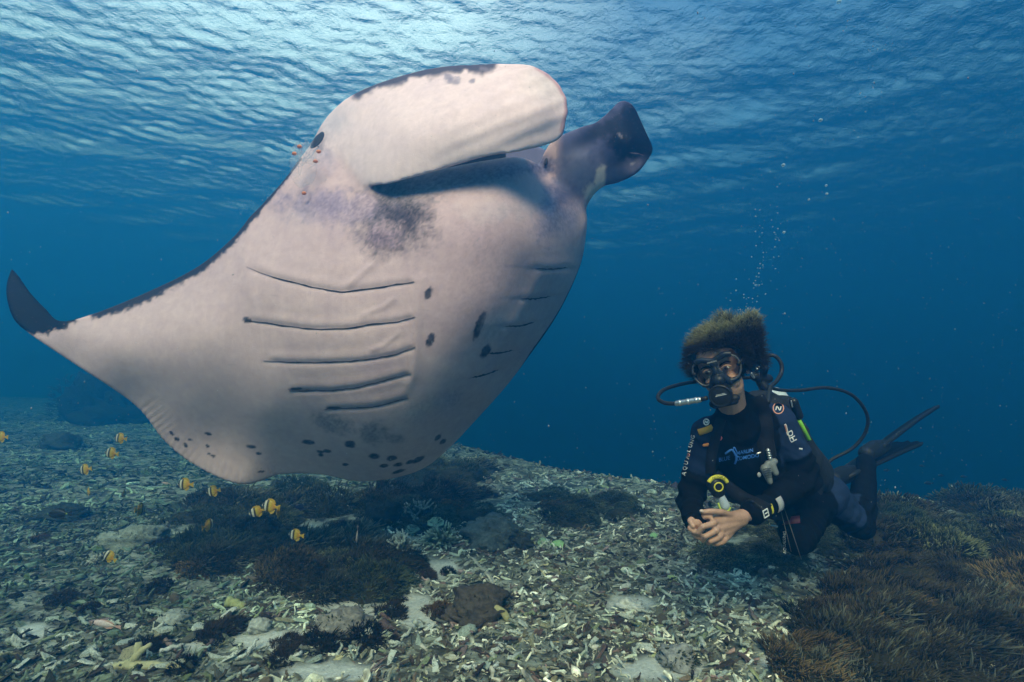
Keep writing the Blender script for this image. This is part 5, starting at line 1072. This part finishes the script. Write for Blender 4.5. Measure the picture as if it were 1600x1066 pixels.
build_fin('anR', 'knR', pp(1420, 694, 2.95), 'lower black swim fin sticking out behind the diver hip', .040, .085, .45, False)
# ------------------------------------------------------------------ fish, bubbles, drifting specks
def fish_mesh(L, Hh, Wd, bands, tail=.22, n=22, m=14):
    """deep or slim fish, head towards +x; bands: list of (x from nose 0..1, colour)"""
    t = np.linspace(0, 1, n); prof = np.interp(t, [0, .06, .2, .42, .65, .82, .92, 1], [.05, .30, .78, 1.0, .84, .45, .20, .16]); wpr = np.interp(t, [0, .1, .3, .6, 1], [.12, .6, 1, .7, .1]); a = np.linspace(0, 2*math.pi, m, endpoint=False)
    V_ = np.array([[L*(.5-q), Wd/2*w_*math.cos(b)*abs(math.cos(b))**.2, Hh/2*h_*math.sin(b)] for q, h_, w_ in zip(t, prof, wpr) for b in a]); I = np.arange(n*m).reshape(n, m); Jx = np.roll(I, -1, 1)
    f = np.stack([I[:-1], Jx[:-1], Jx[1:], I[1:]], -1).reshape(-1, 4); V_ = np.vstack([V_, [[L*.505, 0, 0]], [[-L*.5, 0, 0]]]); cf = np.r_[np.stack([Jx[0], I[0], np.full(m, n*m)], -1), np.stack([I[-1], Jx[-1], np.full(m, n*m+1)], -1)]
    tt = np.clip(.5-V_[:, 0]/L, 0, 1); xs = [b[0] for b in bands]; col = np.stack([np.interp(tt, xs, [b[1][k] for b in bands]) for k in range(3)], -1)
    me = mesh_np('fish_body', V_, [f, cf]); setcol(me, 'tint', col)
    def fin(pts, th):
        p = np.array(pts)*[L, Hh]; q = np.c_[p[:, 0], np.full(len(p), th), p[:, 1]]; r = np.c_[p[:, 0], np.full(len(p), -th), p[:, 1]]; k = len(p); i = np.arange(k); j = (i+1) % k; c = np.array([p.mean(0)]); V2 = np.vstack([q, r, [[c[0, 0], th, c[0, 1]]], [[c[0, 0], -th, c[0, 1]]]])
        return mesh_np('fin', V2, [np.stack([i, j, np.full(k, 2*k)], -1), np.stack([j+k, i+k, np.full(k, 2*k+1)], -1), np.stack([i, i+k, j+k, j], -1)], False)
    tl = fin([(-.46, .08), (-.5-tail*.6, .20), (-.5-tail, .24), (-.5-tail*.85, 0), (-.5-tail, -.24), (-.5-tail*.6, -.20), (-.46, -.08)], L*.008)
    df = fin([(.22, .40), (.12, .56), (-.1, .60), (-.30, .50), (-.42, .22), (-.30, .26), (0, .40)], L*.007); af = fin([(.0, -.42), (-.16, -.58), (-.32, -.48), (-.42, -.2), (-.28, -.28)], L*.007)
    ey, ef = merge([ell((L*.39, s*Wd*.30, Hh*.10), L*.035, L*.02, L*.035, None, 10) for s in (1, -1)]); em = mesh_np('eye', ey, ef)
    return dict(body=me, tail_fin=tl, dorsal_fin=df, anal_fin=af, eyes=em)
t = NT('fish_scales'); FS = t.pbsdf(t.mixc(1, t.attr('tint').outputs['Color'], t.ramp(t.noise(300, 3, .6, t.obj()), [(.3, .75), (.7, 1.2)]).outputs[0], 'MULTIPLY'), .45, .3)
M_fy = simple('fin_yellow', (.40, .26, .02), .5, .3, .25, 200, bump=0); M_eye = simple('fish_eye', (.01, .01, .01), .2, .5, bump=0)
K, Wt, Yl, Og, Br = (.012, .010, .008), (.48, .47, .40), (.42, .32, .03), (.42, .19, .01), (.07, .04, .012)
butter = fish_mesh(.078, .060, .016, [(0, Wt), (.06, Wt), (.11, K), (.19, K), (.22, Wt), (.34, Wt), (.37, K), (.46, Br), (.52, Yl), (.85, Og), (1, Yl)])
slim = fish_mesh(.09, .022, .013, [(0, (.5, .35, .33)), (.3, (.55, .42, .42)), (.7, (.5, .42, .40)), (1, (.45, .35, .3))]); dark = fish_mesh(.085, .040, .014, [(0, (.3, .5, .02)), (.06, (.012, .012, .014)), (.9, (.012, .012, .014)), (1, (.35, .55, .02))]); damsel = fish_mesh(.07, .040, .014, [(0, (.012, .016, .05)), (1, (.01, .02, .07))]); pale = fish_mesh(.08, .032, .014, [(0, (.4, .38, .3)), (1, (.42, .40, .26))])
for d_ in (butter, slim, dark, damsel, pale):
    d_['body'].materials.append(FS); d_['eyes'].materials.append(M_eye)
finm_ = {id(butter): M_fy, id(slim): simple('fin_pink', (.5, .3, .25), .5, bump=0), id(dark): simple('fin_dark', (.012, .012, .012), .5, bump=0), id(damsel): simple('fin_blue', (.012, .018, .05), .5, bump=0), id(pale): simple('fin_pale', (.4, .38, .25), .5, bump=0)}
for d_ in (butter, slim, dark, damsel, pale):
    for k in ('tail_fin', 'dorsal_fin', 'anal_fin'): d_[k].materials.append(finm_[id(d_)])
def fish(kind, px, py, d, s, yaw, pitch, roll, name, label, cat='fish', group=None):
    t_ = thing(name, label, cat, P(px, py, d), group); t_.scale = (s, s, s); t_.rotation_euler = (R(roll), R(-pitch), R(yaw))
    for k, m in kind.items(): link(k, m, None, t_)
BG = 'yellow butterflyfish below the manta ray'
for px, py, d, s, yaw, pit, lab in ((187,685,3.0,.92,170,4,'butterflyfish highest of all, left of the ray pale hind fin'),(173,708,2.9,.95,172,6,'butterflyfish just below the highest one'),(132,734,2.9,.92,168,-10,'butterflyfish third from the top, in the left rubble'),
        (138,768,3.0,.72,140,0,'small butterflyfish turned half away under the third one'),(288,757,2.6,.92,174,0,'butterflyfish right under the ray hind fin edge'),(332,768,2.6,.84,172,-12,'butterflyfish between the ray hind fin edge and the pair'),
        (400,800,2.5,.82,200,-14,'paler butterflyfish on the left of the touching pair'),(421,791,2.4,1.0,170,6,'biggest butterflyfish, on the right of the touching pair'),(461,836,2.5,.86,172,4,'orange butterflyfish lowest on the dark soft corals'),
        (170,869,2.2,.72,176,30,'orange butterflyfish nose up over the left rubble'),(1,683,2.7,.85,172,0,'butterflyfish cut off by the left edge of the picture')):
    fish(butter, px, py, d, s, yaw, pit, 0, 'butterflyfish', lab, 'fish', BG)
for px, py, d, s, yaw, pit, lab in ((220,796,2.6,.95,97,-10,'thin yellow fish seen from the tail, in the left rubble'),(327,820,2.5,.85,80,6,'thin yellow fish seen from the tail, above the brown algae'),(436,800,2.4,.82,100,-10,'thin orange fish seen from the tail, beside the touching pair')):
    fish(butter, px, py, d, s, yaw, pit, 0, 'butterflyfish', lab, 'fish', 'butterflyfish seen end on')
fish(butter, 194, 771, 3.3, .7, 110, 0, 0, 'butterflyfish', 'dim butterflyfish turned away, left of the hind fin edge', 'fish', BG)
fish(slim, 558, 838, 2.7, 1.05, 110, -60, 0, 'wrasse', 'pinkish fish nosing down with an orange tail on the dark soft corals'); fish(slim, 162, 975, 1.9, 1.15, 172, 6, 0, 'wrasse', 'pale pink wrasse hugging the left near rubble'); fish(pale, 1548, 1046, 1.7, .72, 20, 30, 0, 'reef_fish', 'pale yellow fish swimming over the brown carpet in the corner')
fish(dark, 90, 803, 2.4, 1.1, 180, 0, 0, 'reef_fish', 'black fish with yellow snout and tail in the left rubble'); fish(damsel, 468, 792, 2.7, .75, 200, 20, 0, 'damselfish', 'dark blue damselfish above the dark soft corals'); fish(slim, 258, 755, 3.0, .5, 180, 10, 0, 'wrasse', 'tiny pale fish left of the butterflyfish under the fin edge'); fish(dark, 606, 815, 3.0, .7, 150, 0, 0, 'reef_fish', 'small black and yellow fish left of the staghorn corals')
for k, (px, py, s) in enumerate(((1450,755,1.0),(1470,743,.7),(1497,772,.8),(1530,768,1.0),(1552,776,1.1),(1505,745,.7),(1385,735,.8),(1440,728,.6),(1570,750,.7),(1560,786,.9))):
    fish(dark, px, py, 6.0, s, 175+10*math.sin(k*2.3), 4*math.sin(k), 0, 'distant_fish', 'tiny dark fish in the blue water right of the diver', 'fish', 'distant fish right of the diver')
# bubbles
t = NT('bubble_air'); lw = t.n('Fresnel', IOR=1.33); mx = t.n('MixShader', i0=t.ramp(lw, [(0, .30), (.4, 1)]).outputs[0], i1=t.n('BsdfTransparent').outputs[0], i2=t.n('BsdfDiffuse', Color=(.50, .75, .85)).outputs[0]); t.t.links.new(mx.outputs[0], t.out.inputs[0]); M_bub = t.m
bv, bf = ell((0, 0, 0), 1, 1, .8, None, 10); bub = mesh_np('bubble', bv, bf); bub.materials.append(M_bub); g = np.random.default_rng(12)
def bubble(px, py, d, r, label):
    o = bpy.data.objects.new('bubble', bub); C.objects.link(o); o.location = P(px, py, d); rr = 1.15*r*d/F; o.scale = (rr, rr, rr); o['label'] = label; o['category'] = 'bubble'; o['group'] = 'bubbles rising from the diver'; return o
for px, py, r, lab in ((1282,188,2.6,'largest bubble, high in the open blue water'),(1224,258,2.4,'large bubble left of the middle of the bubble stream'),(1291,290,1.7,'small bubble standing over the column of three'),(1292,303,1.9,'bubble in the middle of the column of three'),(1225,363,2.0,'bubble near the top of the dense stream above the diver'),(1264,312,1.6,'single bubble left of the column of three'),(1311,3,3.0,'bubble at the top edge of the picture')): bubble(px, py, 2.1, r, lab)
strm = [(1150,494,20,26), (1170,470,16,30), (1185,440,16,24), (1196,405,14,22), (1200,370,13,20), (1205,335,14,18), (1215,290,18,10), (1320,15,16,12), (1385,60,24,10), (1372,95,26,12), (1365,140,20,10), (1340,180,26,8)]
for x_, y_, sd_, n_ in strm:
    for _ in range(int(n_*.65)): bubble(g.normal(x_, sd_*.8), g.normal(y_, 18), g.uniform(1.95, 2.4), g.uniform(.45, 1.0), 'tiny bubble in the stream rising above the diver head' if y_ > 250 else 'tiny bubble of the high scattered stream near the surface')
# suspended specks
n = 3400; d = .7+6.5*g.random(n)**.8; px = g.uniform(-40, 1640, n); py = g.uniform(-30, 900, n); c_ = Pn(px, py, d); keep = c_[:, 2] > ground(c_[:, 0], c_[:, 1])+.1
mh = d < np.where((px > 0) & (px < 1010), 1.8, 9); keep &= mh | (g.random(n) < .35); c_ = c_[keep]; d = d[keep]; n = len(c_)
r = g.uniform(.3, .75, n)*d/F*(1+1.2*(g.random(n) < .04)); O = np.array([[1, 0, 0], [-1, 0, 0], [0, 1, 0], [0, -1, 0], [0, 0, 1.5], [0, 0, -1.5]]); Fo = np.array([[0, 2, 4], [2, 1, 4], [1, 3, 4], [3, 0, 4], [2, 0, 5], [1, 2, 5], [3, 1, 5], [0, 3, 5]])
V_ = (c_[:, None]+O[None]*r[:, None, None]).reshape(-1, 3); f = (Fo[None]+(np.arange(n)*6)[:, None, None]).reshape(-1, 3)
link('plankton', mesh_np('plankton', V_, f, True), simple('plankton_speck', (.20, .26, .30), .9, .1, bump=0), kind='stuff')
# jelly drifting beside the eye of the ray
def build_jelly():
    base = P(474, 248, 2.22); t_ = thing('jelly', 'clear stringy jelly with orange specks drifting at the manta ray eye', 'jelly', base); t = NT('jelly_film'); mx = t.n('MixShader', i0=.10, i1=t.n('BsdfTransparent').outputs[0], i2=t.n('BsdfDiffuse', Color=(.62, .60, .66)).outputs[0]); t.t.links.new(mx.outputs[0], t.out.inputs[0]); g = np.random.default_rng(8); b = np.array(base)
    for k in range(9):
        a = g.uniform(0, 6.28); pts = [pp(480+g.normal(0, 11), 243+g.normal(0, 15), 2.22+g.normal(0, .02)) for _ in range(5)]; v, f = tube_vf(circ(pts, 40), .0028, 6); link('strand', mesh_np('strand', v-b, f), t.m, t_)
    V_, f_ = lump(3, .06, .03, .10, 18, .25); link('bell', mesh_np('bell', V_+[0, 0, -.03], f_), t.m, t_)
    for x_, y_ in ((468, 229), (498, 237), (493, 252), (475, 302), (460, 240)):
        v, f = ell(pp(x_, y_, 2.20), .011, .007, .008, None, 10); link('orange_speck', mesh_np('orange_speck', v-b, f), prim('jelly_orange', (.55, .17, .05), .6), t_)
build_jelly()
